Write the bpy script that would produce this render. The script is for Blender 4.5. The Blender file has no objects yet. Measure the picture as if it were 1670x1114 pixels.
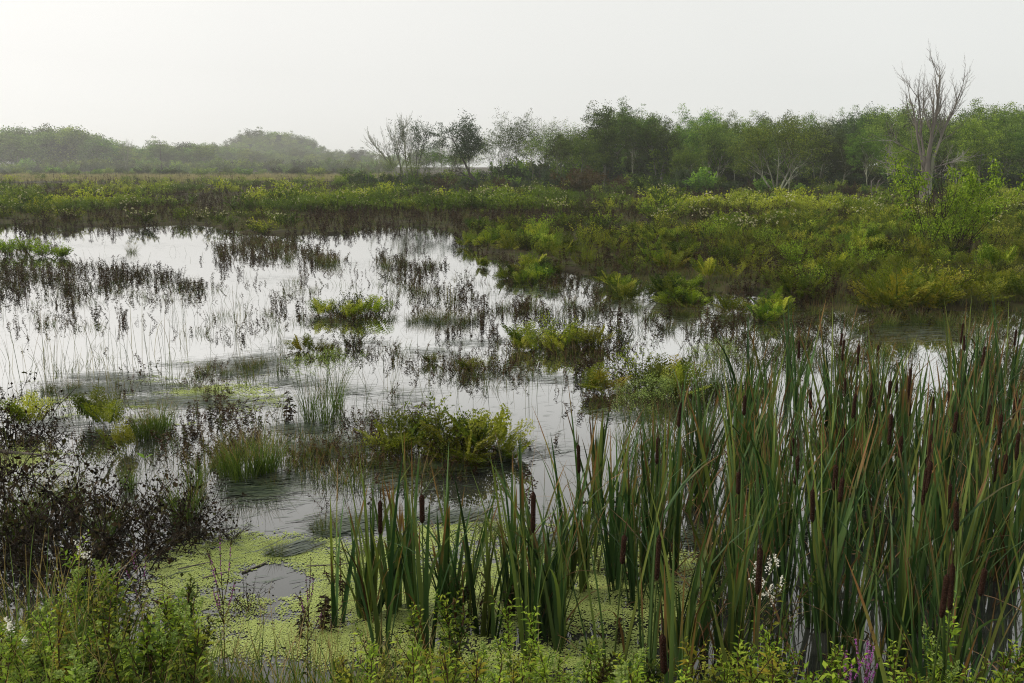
import bpy, math, random
import numpy as np
from mathutils import Vector

R = math.radians
sc = bpy.context.scene
COL = sc.collection

# ------------------------------------------------------------------ camera
F, CX, CY = 1484.0, 835.0, 557.0            # photograph 1670 x 1114
PITCH = math.atan(285 / F)
H = 2.6
cam_d = bpy.data.cameras.new('camera')
cam = bpy.data.objects.new('camera', cam_d); COL.objects.link(cam)
cam_d.sensor_width = 36.0; cam_d.lens = 36.0 * F / 1670
cam_d.clip_start = 0.05; cam_d.clip_end = 6000
cam.location = (0, 0, H); cam.rotation_euler = (R(90) - PITCH, 0, 0)
cam_d.dof.use_dof = True; cam_d.dof.focus_distance = 10.0; cam_d.dof.aperture_fstop = 13
sc.camera = cam

# ------------------------------------------------------------------ sky and light (thin overcast, sun low on the left)
SUN_EL, SUN_AZ = 36.0, -78.0                # azimuth measured from +Y towards +X
world = bpy.data.worlds.new('World'); sc.world = world; world.use_nodes = True
nt = world.node_tree; N = nt.nodes; Lk = nt.links; N.clear()
out = N.new('ShaderNodeOutputWorld'); bg = N.new('ShaderNodeBackground'); bg2 = N.new('ShaderNodeBackground'); addn = N.new('ShaderNodeAddShader')
sky = N.new('ShaderNodeTexSky'); sky.sky_type = 'NISHITA'; sky.sun_disc = False
sky.sun_elevation = R(SUN_EL); sky.sun_rotation = R(SUN_AZ); sky.air_density = 1.0; sky.dust_density = 2.0; sky.ozone_density = 1.0
hs = N.new('ShaderNodeHueSaturation'); hs.inputs['Saturation'].default_value = 0.0
Lk.new(sky.outputs[0], hs.inputs['Color']); Lk.new(hs.outputs[0], bg.inputs['Color']); bg.inputs['Strength'].default_value = 0.05
tc = N.new('ShaderNodeTexCoord'); sep = N.new('ShaderNodeSeparateXYZ'); Lk.new(tc.outputs['Generated'], sep.inputs[0])
elev = N.new('ShaderNodeFloatCurve')           # the overcast glows more the higher one looks
ec = elev.mapping.curves[0]; ec.points[0].location = (0, .335); ec.points[1].location = (1, .40)
for q in ((.18, .33), (.33, .37), (.5, .39)): ec.points.new(*q)
elev.mapping.update()
e3 = N.new('ShaderNodeMath'); e3.operation = 'MULTIPLY'; e3.inputs[1].default_value = 2.4
Lk.new(sep.outputs['Z'], elev.inputs['Value']); Lk.new(elev.outputs[0], e3.inputs[0])
side = N.new('ShaderNodeMapRange'); side.inputs['From Min'].default_value = -0.6; side.inputs['From Max'].default_value = 0.6
Lk.new(sep.outputs['X'], side.inputs['Value'])
ramp = N.new('ShaderNodeMix'); ramp.data_type = 'RGBA'
ramp.inputs['A'].default_value = (.90, .882, .84, 1); ramp.inputs['B'].default_value = (0.765, 0.79, 0.765, 1)
Lk.new(side.outputs[0], ramp.inputs['Factor'])
mul = N.new('ShaderNodeVectorMath'); mul.operation = 'SCALE'
cn = N.new('ShaderNodeTexNoise'); cn.inputs['Scale'].default_value = 2.2; cn.inputs['Detail'].default_value = 3
Lk.new(tc.outputs['Generated'], cn.inputs['Vector'])
cm = N.new('ShaderNodeMapRange'); cm.inputs['To Min'].default_value = 0.93; cm.inputs['To Max'].default_value = 1.07
Lk.new(cn.outputs['Fac'], cm.inputs['Value'])
mm = N.new('ShaderNodeMath'); mm.operation = 'MULTIPLY'; Lk.new(e3.outputs[0], mm.inputs[0]); Lk.new(cm.outputs[0], mm.inputs[1])
Lk.new(ramp.outputs['Result'], mul.inputs[0]); Lk.new(mm.outputs[0], mul.inputs['Scale'])
Lk.new(mul.outputs[0], bg2.inputs['Color']); bg2.inputs['Strength'].default_value = 1.0
Lk.new(bg.outputs[0], addn.inputs[0]); Lk.new(bg2.outputs[0], addn.inputs[1]); Lk.new(addn.outputs[0], out.inputs['Surface'])

sl = bpy.data.lights.new('sun', 'SUN'); sl.energy = 3.0; sl.angle = R(14); sl.color = (1.0, 0.92, 0.78)
sun = bpy.data.objects.new('sun', sl); COL.objects.link(sun)
sdir = Vector((math.sin(R(SUN_AZ)) * math.cos(R(SUN_EL)), math.cos(R(SUN_AZ)) * math.cos(R(SUN_EL)), math.sin(R(SUN_EL))))
sun.rotation_euler = sdir.to_track_quat('Z', 'Y').to_euler(); sun.location = (0, 0, 60)

sc.view_settings.view_transform = 'Standard'; sc.view_settings.look = 'None'
sc.view_settings.exposure = 0.0; sc.view_settings.gamma = 1.0
sc.render.engine = 'CYCLES'
cy = sc.cycles
cy.max_bounces = 6; cy.diffuse_bounces = 2; cy.glossy_bounces = 2; cy.transmission_bounces = 3; cy.volume_bounces = 1; cy.transparent_max_bounces = 4
cy.use_denoising = True; cy.denoiser = 'OPENIMAGEDENOISE'; cy.denoising_prefilter = 'NONE'; cy.denoising_input_passes = 'RGB_ALBEDO_NORMAL'; cy.filter_width = 1.1; cy.adaptive_threshold = 0.005; cy.caustics_reflective = False; cy.caustics_refractive = False

# ------------------------------------------------------------------ picking points: where a ray through a photo pixel meets a level
CT, ST = math.cos(PITCH), math.sin(PITCH)
def ray(px, py):
    x = (px - CX) / F; u = (CY - py) / F
    return x, CT + u * ST, -ST + u * CT
def at(px, py, z=0.0):
    dx, dy, dz = ray(px, py); t = (z - H) / dz
    return dx * t, dy * t
def at_dist(px, y):                          # x of the column px at depth y near the horizon row
    return (px - CX) / F * y / (CT + (CY - 285) / F * ST)
def z_at(py, y):                             # height seen in row py at depth y
    _, dy, dz = ray(CX, py); return H + dz / dy * y
def row_dist(py): return at(CX, py)[1]
def to_px(x, y, z=0.0):
    x = np.asarray(x, float); y = np.asarray(y, float)
    dep = y * CT + (H - z) * ST; up = y * ST - (H - z) * CT
    dep = np.where(dep < 0.05, 0.05, dep)
    return CX + F * x / dep, CY - F * up / dep
def mpp(y, z=0.0): return y / F               # metres in one photo pixel, roughly

# ------------------------------------------------------------------ noise
def vnoise(x, y, seed=0):
    x = np.asarray(x, float); y = np.asarray(y, float)
    xi = np.floor(x).astype(np.int64); yi = np.floor(y).astype(np.int64); fx = x - xi; fy = y - yi
    fx = fx * fx * (3 - 2 * fx); fy = fy * fy * (3 - 2 * fy)
    def h(a, b):
        n = (a * 374761393 + b * 668265263 + seed * 1442695) & 0xffffffff
        n = ((n ^ (n >> 13)) * 1274126177) & 0xffffffff
        return ((n ^ (n >> 16)) & 0xffff) / 65535.0
    return (h(xi, yi) * (1 - fx) + h(xi + 1, yi) * fx) * (1 - fy) + (h(xi, yi + 1) * (1 - fx) + h(xi + 1, yi + 1) * fx) * fy
def fbm(x, y, seed=0, o=4):
    s = 0; a = 0.5; t = 0
    for k in range(o):
        s = s + a * vnoise(x * 2 ** k, y * 2 ** k, seed + k * 17); t += a; a *= 0.5
    return s / t

# ------------------------------------------------------------------ mesh builder (all quads)
def unit(v): return v / np.maximum(np.linalg.norm(v, axis=-1, keepdims=True), 1e-9)
class MB:
    def __init__(s): s.V = []; s.Q = []; s.C = []; s.M = []; s.n = 0
    def add(s, V, Q, C, m=0):
        V = np.asarray(V, float).reshape(-1, 3); Q = np.asarray(Q, np.int64).reshape(-1, 4)
        C = np.asarray(C, float)
        if C.ndim == 1: C = np.tile(C, (len(V), 1))
        s.V.append(V); s.Q.append(Q + s.n); s.C.append(C[:, :3]); s.M.append(np.full(len(Q), m) if np.isscalar(m) else m); s.n += len(V)
    def arrays(s):
        return np.vstack(s.V), np.vstack(s.Q), np.vstack(s.C), np.concatenate(s.M)
    def mesh(s, name, mats, smooth=True):
        V, Q, C, M = s.arrays()
        me = bpy.data.meshes.new(name)
        me.vertices.add(len(V)); me.vertices.foreach_set('co', V.astype(np.float32).ravel())
        me.loops.add(len(Q) * 4); me.loops.foreach_set('vertex_index', Q.astype(np.int32).ravel())
        me.polygons.add(len(Q)); me.polygons.foreach_set('loop_start', (np.arange(len(Q)) * 4).astype(np.int32))
        try: me.polygons.foreach_set('loop_total', np.full(len(Q), 4, np.int32))
        except Exception: pass
        for mt in (mats if isinstance(mats, (list, tuple)) else [mats]): me.materials.append(mt)
        me.polygons.foreach_set('material_index', M.astype(np.int32))
        me.polygons.foreach_set('use_smooth', np.full(len(Q), smooth, bool))
        at_ = me.attributes.new('c', 'FLOAT_COLOR', 'POINT')
        c4 = np.ones((len(V), 4), np.float32); c4[:, :3] = C; at_.data.foreach_set('color', c4.ravel())
        me.update(calc_edges=True); me.validate(clean_customdata=False)
        return me

rng = np.random.default_rng(11)
def rnd(a, b, n=None): return rng.uniform(a, b, n)

def perp(D):
    ref = np.where(np.abs(D[:, 2:3]) > 0.9, np.array([[1.0, 0, 0]]), np.array([[0, 0, 1.0]]))
    return unit(np.cross(D, ref))
def leaves(mb, P, D, L, W, var=None, roll=None, g=0.0, m=0, droop=0.0):
    """one folded rhombus per leaf: P bases, D directions"""
    P = np.asarray(P, float); n = len(P)
    if n == 0: return
    D = unit(np.asarray(D, float)); L = np.broadcast_to(L, n)[:, None]; W = np.broadcast_to(W, n)[:, None]
    A = perp(D); B = np.cross(A, D)
    th = (rnd(-1.1, 1.1, n) if roll is None else np.broadcast_to(roll, n))[:, None]
    S = A * np.cos(th) + B * np.sin(th); Nn = np.cross(S, D)
    v0 = P; v1 = P + D * L * 0.45 + S * W * 0.5 + Nn * W * 0.14; v3 = P + D * L * 0.45 - S * W * 0.5 + Nn * W * 0.14
    v2 = P + D * L + np.array([0, 0, -1.0]) * L * droop
    V = np.stack([v0, v1, v2, v3], 1).reshape(-1, 3); Q = np.arange(4 * n).reshape(-1, 4)
    var = rnd(0, 1, n) if var is None else np.broadcast_to(var, n)
    C = np.zeros((n, 4, 3)); C[:, :, 0] = var[:, None]; C[:, :, 1] = g; C[:, :, 2] = rnd(0, 1, n)[:, None]
    mb.add(V, Q, C.reshape(-1, 3), m)
def blades(mb, P, az, lean, L, W, bend, S=5, fold=0.0, yaw=None, var=None, m=0, power=1.5, wpow=0.8, zlevel=None):
    """grass-like strips; lean and bend are angles from the vertical, az the heading"""
    P = np.asarray(P, float); n = len(P)
    bc = lambda a: np.broadcast_to(np.asarray(a, float), n)
    az, lean, L, W, bend = map(bc, (az, lean, L, W, bend))
    t = np.linspace(0, 1, S + 1)
    ang = lean[:, None] + bend[:, None] * t[None, :] ** power
    st = np.zeros((n, S + 1, 3)); seg = (L / S)[:, None]
    dx = np.sin(ang); dz = np.cos(ang)
    dmx = 0.5 * (dx[:, 1:] + dx[:, :-1]) * seg; dmz = 0.5 * (dz[:, 1:] + dz[:, :-1]) * seg
    hx = np.concatenate([np.zeros((n, 1)), np.cumsum(dmx, 1)], 1); hz = np.concatenate([np.zeros((n, 1)), np.cumsum(dmz, 1)], 1)
    st[:, :, 0] = P[:, 0:1] + hx * np.cos(az)[:, None]; st[:, :, 1] = P[:, 1:2] + hx * np.sin(az)[:, None]; st[:, :, 2] = P[:, 2:3] + hz
    yaw = bc(rnd(-0.9, 0.9, n) if yaw is None else yaw) + az + math.pi / 2
    sd = np.stack([np.cos(yaw), np.sin(yaw), np.zeros(n)], 1)[:, None, :]
    w = W[:, None] * (np.clip(1 - t, 0, 1)[None, :] ** wpow * (0.55 + 0.45 * np.minimum(1, t * 4))[None, :]) * 0.5 + 0.0004
    C0 = np.zeros((n, S + 1, 3)); var = rnd(0, 1, n) if var is None else bc(var)
    C0[:, :, 0] = var[:, None]; C0[:, :, 1] = t[None, :]; C0[:, :, 2] = rnd(0, 1, n)[:, None]
    if fold:
        nn = np.stack([-np.cos(az), -np.sin(az), np.zeros(n)], 1)[:, None, :]
        V = np.stack([st - sd * w[..., None] + nn * (w * fold)[..., None], st, st + sd * w[..., None] + nn * (w * fold)[..., None]], 2); k = 3
    else:
        V = np.stack([st - sd * w[..., None], st + sd * w[..., None]], 2); k = 2
    base = (np.arange(n) * (S + 1) * k)[:, None, None] + (np.arange(S) * k)[None, :, None] + np.arange(k - 1)[None, None, :]
    Q = np.stack([base, base + 1, base + k + 1, base + k], -1)
    mb.add(V.reshape(-1, 3), Q.reshape(-1, 4), np.repeat(C0[:, :, None, :], k, 2).reshape(-1, 3), m)
    return st
def tube(mb, pts, rad, sides=5, var=0.5, m=0):
    pts = np.asarray(pts, float); n = len(pts); rad = np.broadcast_to(rad, n)
    T = np.gradient(pts, axis=0); T = unit(T); A = perp(T); B = np.cross(T, A)
    th = np.arange(sides) / sides * 2 * math.pi
    V = pts[:, None, :] + (A[:, None, :] * np.cos(th)[None, :, None] + B[:, None, :] * np.sin(th)[None, :, None]) * rad[:, None, None]
    i = np.arange(n - 1)[:, None] * sides; j = np.arange(sides)[None, :]; j2 = (j + 1) % sides
    Q = np.stack([i + j, i + j2, i + sides + j2, i + sides + j], -1)
    C = np.zeros((n, sides, 3)); C[:, :, 0] = var; C[:, :, 1] = np.linspace(0, 1, n)[:, None]; C[:, :, 2] = rnd(0, 1)
    mb.add(V.reshape(-1, 3), Q.reshape(-1, 4), C.reshape(-1, 3), m)
def merge(templates, pos, rot, scale, pick=None, sz=None, dvar=None, tilt=0.1):
    """many copies of template arrays in one builder (for 'stuff')"""
    mb = MB(); n = len(pos); pick = rng.integers(0, len(templates), n) if pick is None else pick
    sz = scale if sz is None else sz
    tx = rnd(-tilt, tilt, n); ty = rnd(-tilt, tilt, n)
    for k, (V, Q, C, M) in enumerate(templates):
        idx = np.where(pick == k)[0]
        if len(idx) == 0: continue
        c, s = np.cos(rot[idx]), np.sin(rot[idx])
        X = (V[None, :, 0] * c[:, None] - V[None, :, 1] * s[:, None]) * scale[idx][:, None]
        Y = (V[None, :, 0] * s[:, None] + V[None, :, 1] * c[:, None]) * scale[idx][:, None]
        Z = V[None, :, 2] * sz[idx][:, None]
        X = X + Z * tx[idx][:, None]; Y = Y + Z * ty[idx][:, None]
        W = np.stack([X + pos[idx, 0:1], Y + pos[idx, 1:2], Z + pos[idx, 2:3]], -1)
        Qs = Q[None] + (np.arange(len(idx)) * len(V))[:, None, None]
        CC = np.repeat(C[None], len(idx), 0).copy()
        if dvar is not None: CC[:, :, 0] = np.clip(CC[:, :, 0] * 0.4 + dvar[idx][:, None] * 0.7 - .05, 0, 1)
        mb.add(W.reshape(-1, 3), Qs.reshape(-1, 4), CC.reshape(-1, 3), np.tile(M, len(idx)))
    return mb

# ------------------------------------------------------------------ materials
def newmat(name):
    m = bpy.data.materials.new(name); m.use_nodes = True; t = m.node_tree; t.nodes.clear()
    return m, t, t.nodes.new('ShaderNodeOutputMaterial')
def leaf_mat(name, cols, tip=None, tip_at=0.8, transl=0.3, rough=0.55, objvar=0.12, spec=0.07, tcol=None):
    m, t, o = newmat(name); n = t.nodes; l = t.links
    a = n.new('ShaderNodeAttribute'); a.attribute_name = 'c'; s = n.new('ShaderNodeSeparateColor'); l.new(a.outputs['Color'], s.inputs[0])
    r = n.new('ShaderNodeValToRGB'); cr = r.color_ramp
    for i, c in enumerate(cols):
        p = i / max(1, len(cols) - 1)
        if i < 2: e = cr.elements[i]; e.position = p
        else: e = cr.elements.new(p)
        e.color = (*c, 1)
    if len(cols) > 2:
        for i, c in enumerate(cols):
            cr.elements[i].position = i / (len(cols) - 1); cr.elements[i].color = (*c, 1)
    l.new(s.outputs['Red'], r.inputs[0]); col = r.outputs['Color']
    if tip is not None:                       # dried tips and edges of the leaf itself
        nz = n.new('ShaderNodeTexNoise'); nz.inputs['Scale'].default_value = 9.0
        ob = n.new('ShaderNodeTexCoord'); l.new(ob.outputs['Object'], nz.inputs['Vector'])
        m1 = n.new('ShaderNodeMath'); m1.operation = 'MULTIPLY_ADD'; m1.inputs[1].default_value = 0.5; l.new(s.outputs['Blue'], m1.inputs[0]); l.new(s.outputs['Green'], m1.inputs[2])
        m2 = n.new('ShaderNodeMath'); m2.operation = 'MULTIPLY_ADD'; m2.inputs[1].default_value = 0.35; l.new(nz.outputs['Fac'], m2.inputs[0]); l.new(m1.outputs[0], m2.inputs[2])
        mr = n.new('ShaderNodeMapRange'); mr.inputs['From Min'].default_value = tip_at + 0.42; mr.inputs['From Max'].default_value = tip_at + 0.6; l.new(m2.outputs[0], mr.inputs['Value'])
        mx = n.new('ShaderNodeMix'); mx.data_type = 'RGBA'; l.new(mr.outputs[0], mx.inputs['Factor']); l.new(col, mx.inputs['A']); mx.inputs['B'].default_value = (*tip, 1); col = mx.outputs['Result']
    oi = n.new('ShaderNodeObjectInfo'); hsv = n.new('ShaderNodeHueSaturation')
    v = n.new('ShaderNodeMapRange'); v.inputs['To Min'].default_value = 1 - objvar * 1.6; v.inputs['To Max'].default_value = 1 + objvar * 1.6; l.new(oi.outputs['Random'], v.inputs['Value']); l.new(v.outputs[0], hsv.inputs['Value'])
    hh = n.new('ShaderNodeMath'); hh.operation = 'MULTIPLY'; hh.inputs[1].default_value = 7.31; l.new(oi.outputs['Random'], hh.inputs[0])
    hf = n.new('ShaderNodeMath'); hf.operation = 'FRACT'; l.new(hh.outputs[0], hf.inputs[0])
    hr = n.new('ShaderNodeMapRange'); hr.inputs['To Min'].default_value = 0.5 - objvar * 0.085; hr.inputs['To Max'].default_value = 0.5 + objvar * 0.008; l.new(hf.outputs[0], hr.inputs['Value']); l.new(hr.outputs[0], hsv.inputs['Hue'])
    l.new(col, hsv.inputs['Color']); col = hsv.outputs[0]
    b = n.new('ShaderNodeBsdfPrincipled'); b.inputs['Roughness'].default_value = rough; b.inputs['Specular IOR Level'].default_value = spec
    l.new(col, b.inputs['Base Color'])
    if transl > 0:
        tr = n.new('ShaderNodeBsdfTranslucent'); g = n.new('ShaderNodeMix'); g.data_type = 'RGBA'; g.blend_type = 'MULTIPLY'; g.inputs['Factor'].default_value = 1.0
        l.new(col, g.inputs['A']); g.inputs['B'].default_value = (*(tcol or (1.5, 1.5, 0.7)), 1); l.new(g.outputs['Result'], tr.inputs['Color'])
        ms = n.new('ShaderNodeMixShader'); ms.inputs[0].default_value = transl; l.new(b.outputs[0], ms.inputs[1]); l.new(tr.outputs[0], ms.inputs[2]); l.new(ms.outputs[0], o.inputs['Surface'])
    else: l.new(b.outputs[0], o.inputs['Surface'])
    return m
def noisy_mat(name, c1, c2, scale=4.0, rough=0.8, bump=0.3, c3=None, stretch=(1, 1, 1), spec=0.08, detail=6):
    m, t, o = newmat(name); n = t.nodes; l = t.links
    tc = n.new('ShaderNodeTexCoord'); mp = n.new('ShaderNodeMapping'); mp.inputs['Scale'].default_value = stretch; l.new(tc.outputs['Object'], mp.inputs['Vector'])
    nz = n.new('ShaderNodeTexNoise'); nz.inputs['Scale'].default_value = scale; nz.inputs['Detail'].default_value = detail; l.new(mp.outputs[0], nz.inputs['Vector'])
    r = n.new('ShaderNodeValToRGB'); r.color_ramp.elements[0].position = 0.35; r.color_ramp.elements[1].position = 0.65
    r.color_ramp.elements[0].color = (*c1, 1); r.color_ramp.elements[1].color = (*c2, 1)
    if c3: e = r.color_ramp.elements.new(0.5); e.color = (*c3, 1)
    l.new(nz.outputs['Fac'], r.inputs[0])
    b = n.new('ShaderNodeBsdfPrincipled'); b.inputs['Roughness'].default_value = rough; b.inputs['Specular IOR Level'].default_value = spec; l.new(r.outputs[0], b.inputs['Base Color'])
    if bump:
        bp = n.new('ShaderNodeBump'); bp.inputs['Strength'].default_value = bump; bp.inputs['Distance'].default_value = 0.02; l.new(nz.outputs['Fac'], bp.inputs['Height']); l.new(bp.outputs[0], b.inputs['Normal'])
    l.new(b.outputs[0], o.inputs['Surface']); return m

M = {}
M['lime'] = leaf_mat('lime_leaf', [(.06, .12, .010), (.15, .24, .015), (.28, .38, .04)], objvar=.02)
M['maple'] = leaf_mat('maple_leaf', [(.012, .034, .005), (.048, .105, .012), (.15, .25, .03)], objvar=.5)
M['pale_leaf'] = leaf_mat('pale_leaf', [(.022, .050, .010), (.080, .145, .022), (.19, .28, .05)], objvar=.25)
M['dark_leaf'] = leaf_mat('dark_leaf', [(.016, .036, .016), (.028, .055, .022), (.045, .075, .026)], objvar=.15)
M['red_leaf'] = leaf_mat('red_leaf', [(.03, .05, .015), (.06, .045, .018), (.06, .04, .02)], objvar=.1)
M['pine'] = leaf_mat('pine_needle', [(.02, .045, .022), (.03, .06, .028), (.045, .08, .035)], objvar=.1, transl=.1)
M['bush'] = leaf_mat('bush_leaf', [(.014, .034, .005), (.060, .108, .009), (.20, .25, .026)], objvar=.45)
M['bright'] = leaf_mat('bright_leaf', [(.07, .13, .014), (.16, .26, .02), (.30, .40, .045)], objvar=.1)
M['fern'] = leaf_mat('fern_leaf', [(.012, .036, .004), (.060, .112, .008), (.165, .215, .018), (.30, .33, .08)], objvar=.42)
M['fern_gold'] = leaf_mat('fern_gold', [(.06, .10, .012), (.16, .19, .018), (.30, .24, .03)], objvar=.1)
M['brown'] = leaf_mat('withered_leaf', [(.014, .009, .005), (.034, .019, .009), (.045, .032, .012), (.04, .055, .014)], objvar=.25, transl=.12)
M['black'] = leaf_mat('dead_leaf', [(.007, .006, .004), (.018, .013, .007), (.045, .030, .014), (.045, .055, .015)], objvar=.2, transl=.04, rough=.9, spec=.06)
M['grass'] = leaf_mat('grass_blade', [(.03, .06, .013), (.065, .12, .022), (.12, .18, .04)], tip=(.22, .17, .07), tip_at=.75, objvar=.2)
M['sedge'] = leaf_mat('sedge_blade', [(.018, .036, .008), (.055, .085, .018), (.12, .14, .04)], tip=(.14, .10, .05), tip_at=.6, objvar=.15)
M['straw'] = leaf_mat('straw_blade', [(.14, .13, .07), (.24, .22, .12), (.30, .27, .16)], objvar=.1)
M['float'] = leaf_mat('floating_blade', [(.020, .035, .022), (.045, .07, .04), (.09, .12, .06)], transl=0, rough=.28, spec=.5)
M['cattail'] = leaf_mat('cattail_leaf', [(.014, .038, .011), (.034, .076, .022), (.072, .128, .042), (.115, .15, .032)], tip=(.15, .09, .034), tip_at=.87, rough=.45, transl=.2, spec=.14, objvar=.22)
M['cat_dead'] = leaf_mat('cattail_withered', [(.05, .03, .014), (.15, .085, .04), (.30, .19, .095)], transl=.2, objvar=.1)
M['spike'] = noisy_mat('cattail_spike', (.018, .009, .006), (.045, .020, .012), scale=160, rough=.95, bump=.8, spec=.1)
M['stem'] = noisy_mat('green_stem', (.05, .08, .02), (.09, .12, .03), scale=20, bump=0)
M['brown_stem'] = noisy_mat('brown_stem', (.03, .016, .010), (.07, .04, .022), scale=20, bump=0)
M['twig'] = noisy_mat('dark_twig', (.014, .011, .008), (.045, .034, .023), scale=14, bump=.2)
M['bark'] = noisy_mat('lichen_bark', (.13, .13, .095), (.38, .40, .29), scale=5, bump=.6, stretch=(3, 3, .7), c3=(.18, .19, .13))
M['bark_dark'] = noisy_mat('dark_bark', (.03, .026, .022), (.10, .09, .075), scale=5, bump=.6, stretch=(3, 3, .7))
M['bark_dead'] = noisy_mat('bare_bark', (.10, .09, .078), (.34, .325, .29), scale=3, bump=.5, stretch=(3, 3, .5), c3=(.19, .17, .145))
M['plume'] = leaf_mat('flower_bud', [(.14, .22, .06), (.24, .33, .10), (.34, .42, .15)], objvar=.1)
M['gplume'] = leaf_mat('goldenrod_bud', [(.20, .24, .05), (.32, .34, .07), (.42, .40, .09)], objvar=.1)
M['purple'] = leaf_mat('purple_petal', [(.28, .07, .30), (.45, .14, .45), (.55, .25, .52)], objvar=.05, tcol=(1.3, .9, 1.3))
M['white'] = leaf_mat('white_petal', [(.55, .52, .42), (.75, .74, .66), (.8, .8, .75)], objvar=.03, tcol=(1, 1, .95))
M['cream'] = leaf_mat('cream_flower', [(.40, .38, .22), (.55, .52, .33), (.65, .62, .45)], objvar=.03, tcol=(1, 1, .8))
M['duck'] = leaf_mat('duckweed_leaf', [(.17, .21, .055), (.25, .30, .085), (.33, .38, .13)], transl=0, rough=.55, objvar=0)
M['pad'] = leaf_mat('pad_leaf', [(.14, .28, .02), (.20, .36, .03)], transl=.3, rough=.35)
M['log'] = noisy_mat('wet_log', (.05, .045, .04), (.16, .14, .12), scale=9, bump=.6, stretch=(1, 6, 6))
M['mud'] = noisy_mat('marsh_mud', (.018, .016, .008), (.045, .05, .016), scale=1.3, rough=.95, bump=.5, c3=(.03, .024, .012), spec=.1)
M['bedmud'] = noisy_mat('hill_soil', (.02, .03, .012), (.04, .055, .02), scale=.2, rough=1, bump=0, spec=0)

# water: dark peaty body under a still mirror that strengthens towards grazing view
m, t, o = newmat('still_water'); n = t.nodes; l = t.links
b = n.new('ShaderNodeBsdfDiffuse'); b.inputs['Color'].default_value = (.022, .023, .021, 1)
gl = n.new('ShaderNodeBsdfGlossy'); gl.inputs['Roughness'].default_value = .02; gl.inputs['Color'].default_value = (.97, .965, .96, 1)
tcn = n.new('ShaderNodeTexCoord'); mp = n.new('ShaderNodeMapping'); mp.inputs['Scale'].default_value = (1.0, 2.2, 1); l.new(tcn.outputs['Object'], mp.inputs[0])
nz = n.new('ShaderNodeTexNoise'); nz.inputs['Scale'].default_value = 2.6; nz.inputs['Detail'].default_value = 4; l.new(mp.outputs[0], nz.inputs['Vector'])
bp = n.new('ShaderNodeBump'); bp.inputs['Strength'].default_value = .018; bp.inputs['Distance'].default_value = .03; l.new(nz.outputs['Fac'], bp.inputs['Height']); l.new(bp.outputs[0], gl.inputs['Normal'])
fr = n.new('ShaderNodeFresnel'); fr.inputs['IOR'].default_value = 1.33
mr = n.new('ShaderNodeMapRange'); mr.inputs['From Min'].default_value = .02; mr.inputs['From Max'].default_value = .30; mr.inputs['To Min'].default_value = .02; mr.inputs['To Max'].default_value = .83; l.new(fr.outputs[0], mr.inputs['Value'])
ms = n.new('ShaderNodeMixShader'); l.new(mr.outputs[0], ms.inputs[0]); l.new(b.outputs[0], ms.inputs[1]); l.new(gl.outputs[0], ms.inputs[2]); l.new(ms.outputs[0], o.inputs['Surface']); M['water'] = m

# ------------------------------------------------------------------ objects
def tag(o, label=None, cat=None, group=None, kind=None):
    if label: o['label'] = label
    if cat: o['category'] = cat
    if group: o['group'] = group
    if kind: o['kind'] = kind
    return o
def link(name, me, parent=None):
    o = bpy.data.objects.new(name, me); COL.objects.link(o)
    if parent is not None: o.parent = parent
    return o
def put(name, parts, loc, rz=0.0, s=1.0, label='', cat='', group=None, tilt=(0, 0)):
    """parts: one mesh, or {part name: mesh | (mesh, {sub part: mesh})}"""
    if not isinstance(parts, dict): r = link(name, parts)
    else:
        r = bpy.data.objects.new(name, None); r.empty_display_size = .1; COL.objects.link(r)
        for k, me in parts.items():
            ms = me if isinstance(me, list) else [me]
            for q in ms: link(k, q, r)
    r.location = loc if len(loc) == 3 else (loc[0], loc[1], 0.0)
    r.rotation_euler = (tilt[0], tilt[1], rz); r.scale = (s, s, s) if np.isscalar(s) else s
    return tag(r, label, cat, group)

# ------------------------------------------------------------------ plant builders
def wig(p, d, L, k, w, up=0.0):
    pts = [np.array(p, float)]; d = np.array(d, float)
    for i in range(k):
        d = d + rng.normal(0, w, 3) + np.array([0, 0, up]); d = d / np.linalg.norm(d); pts.append(pts[-1] + d * L / k)
    return np.array(pts), d
def turn(d, ang, az=None):
    d = np.asarray(d, float); a = perp(d[None])[0]; b = np.cross(d, a); th = rng.uniform(0, 2 * math.pi) if az is None else az
    return d * math.cos(ang) + (a * math.cos(th) + b * math.sin(th)) * math.sin(ang)

def skeleton(stems, Hh, r0, levels, kids, ang=(.5, .9), ratio=(.55, .75), up=.05, wiggle=.10, start=.35, tmin=.0018, base_spread=.0):
    """list of (points, radii, level); tips"""
    segs = []; tips = []
    def grow(p, d, L, r, lev):
        k = 6 if lev == 0 else (4 if lev < 3 else 3)
        pts, de = wig(p, d, L, k, wiggle * (0.6 if lev == 0 else 1), up if lev else up * .4)
        rr = np.linspace(r, max(r * (.38 if lev < levels else .25), tmin), k + 1)
        segs.append((pts, rr, lev))
        if lev >= levels - 1: tips.append((pts, lev))
        if lev >= levels: return
        nk = kids[min(lev, len(kids) - 1)]
        for i in range(nk):
            s0 = start if lev == 0 else .25
            t = s0 + (1 - s0) * (i + rng.uniform(.2, .9)) / nk; f = t * k; i0 = min(int(f), k - 1)
            q = pts[i0] + (pts[i0 + 1] - pts[i0]) * (f - i0); dd = pts[i0 + 1] - pts[i0]; dd = dd / np.linalg.norm(dd)
            nd = turn(dd, rng.uniform(*ang)); nd[2] += up * 1.5; nd = nd / np.linalg.norm(nd)
            grow(q, nd, L * rng.uniform(*ratio) * (1.15 - .45 * t), max(rr[i0] * .6, tmin), lev + 1)
        if lev > 0: grow(pts[-1], de, L * .55, rr[-1], lev + 1)
    for (dx, dy, dz, l, r, ox) in stems:
        d = np.array([dx, dy, dz], float); grow(np.array([ox, 0, 0.0]), d / np.linalg.norm(d), Hh * l, r, 0)
    return segs, tips
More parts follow.
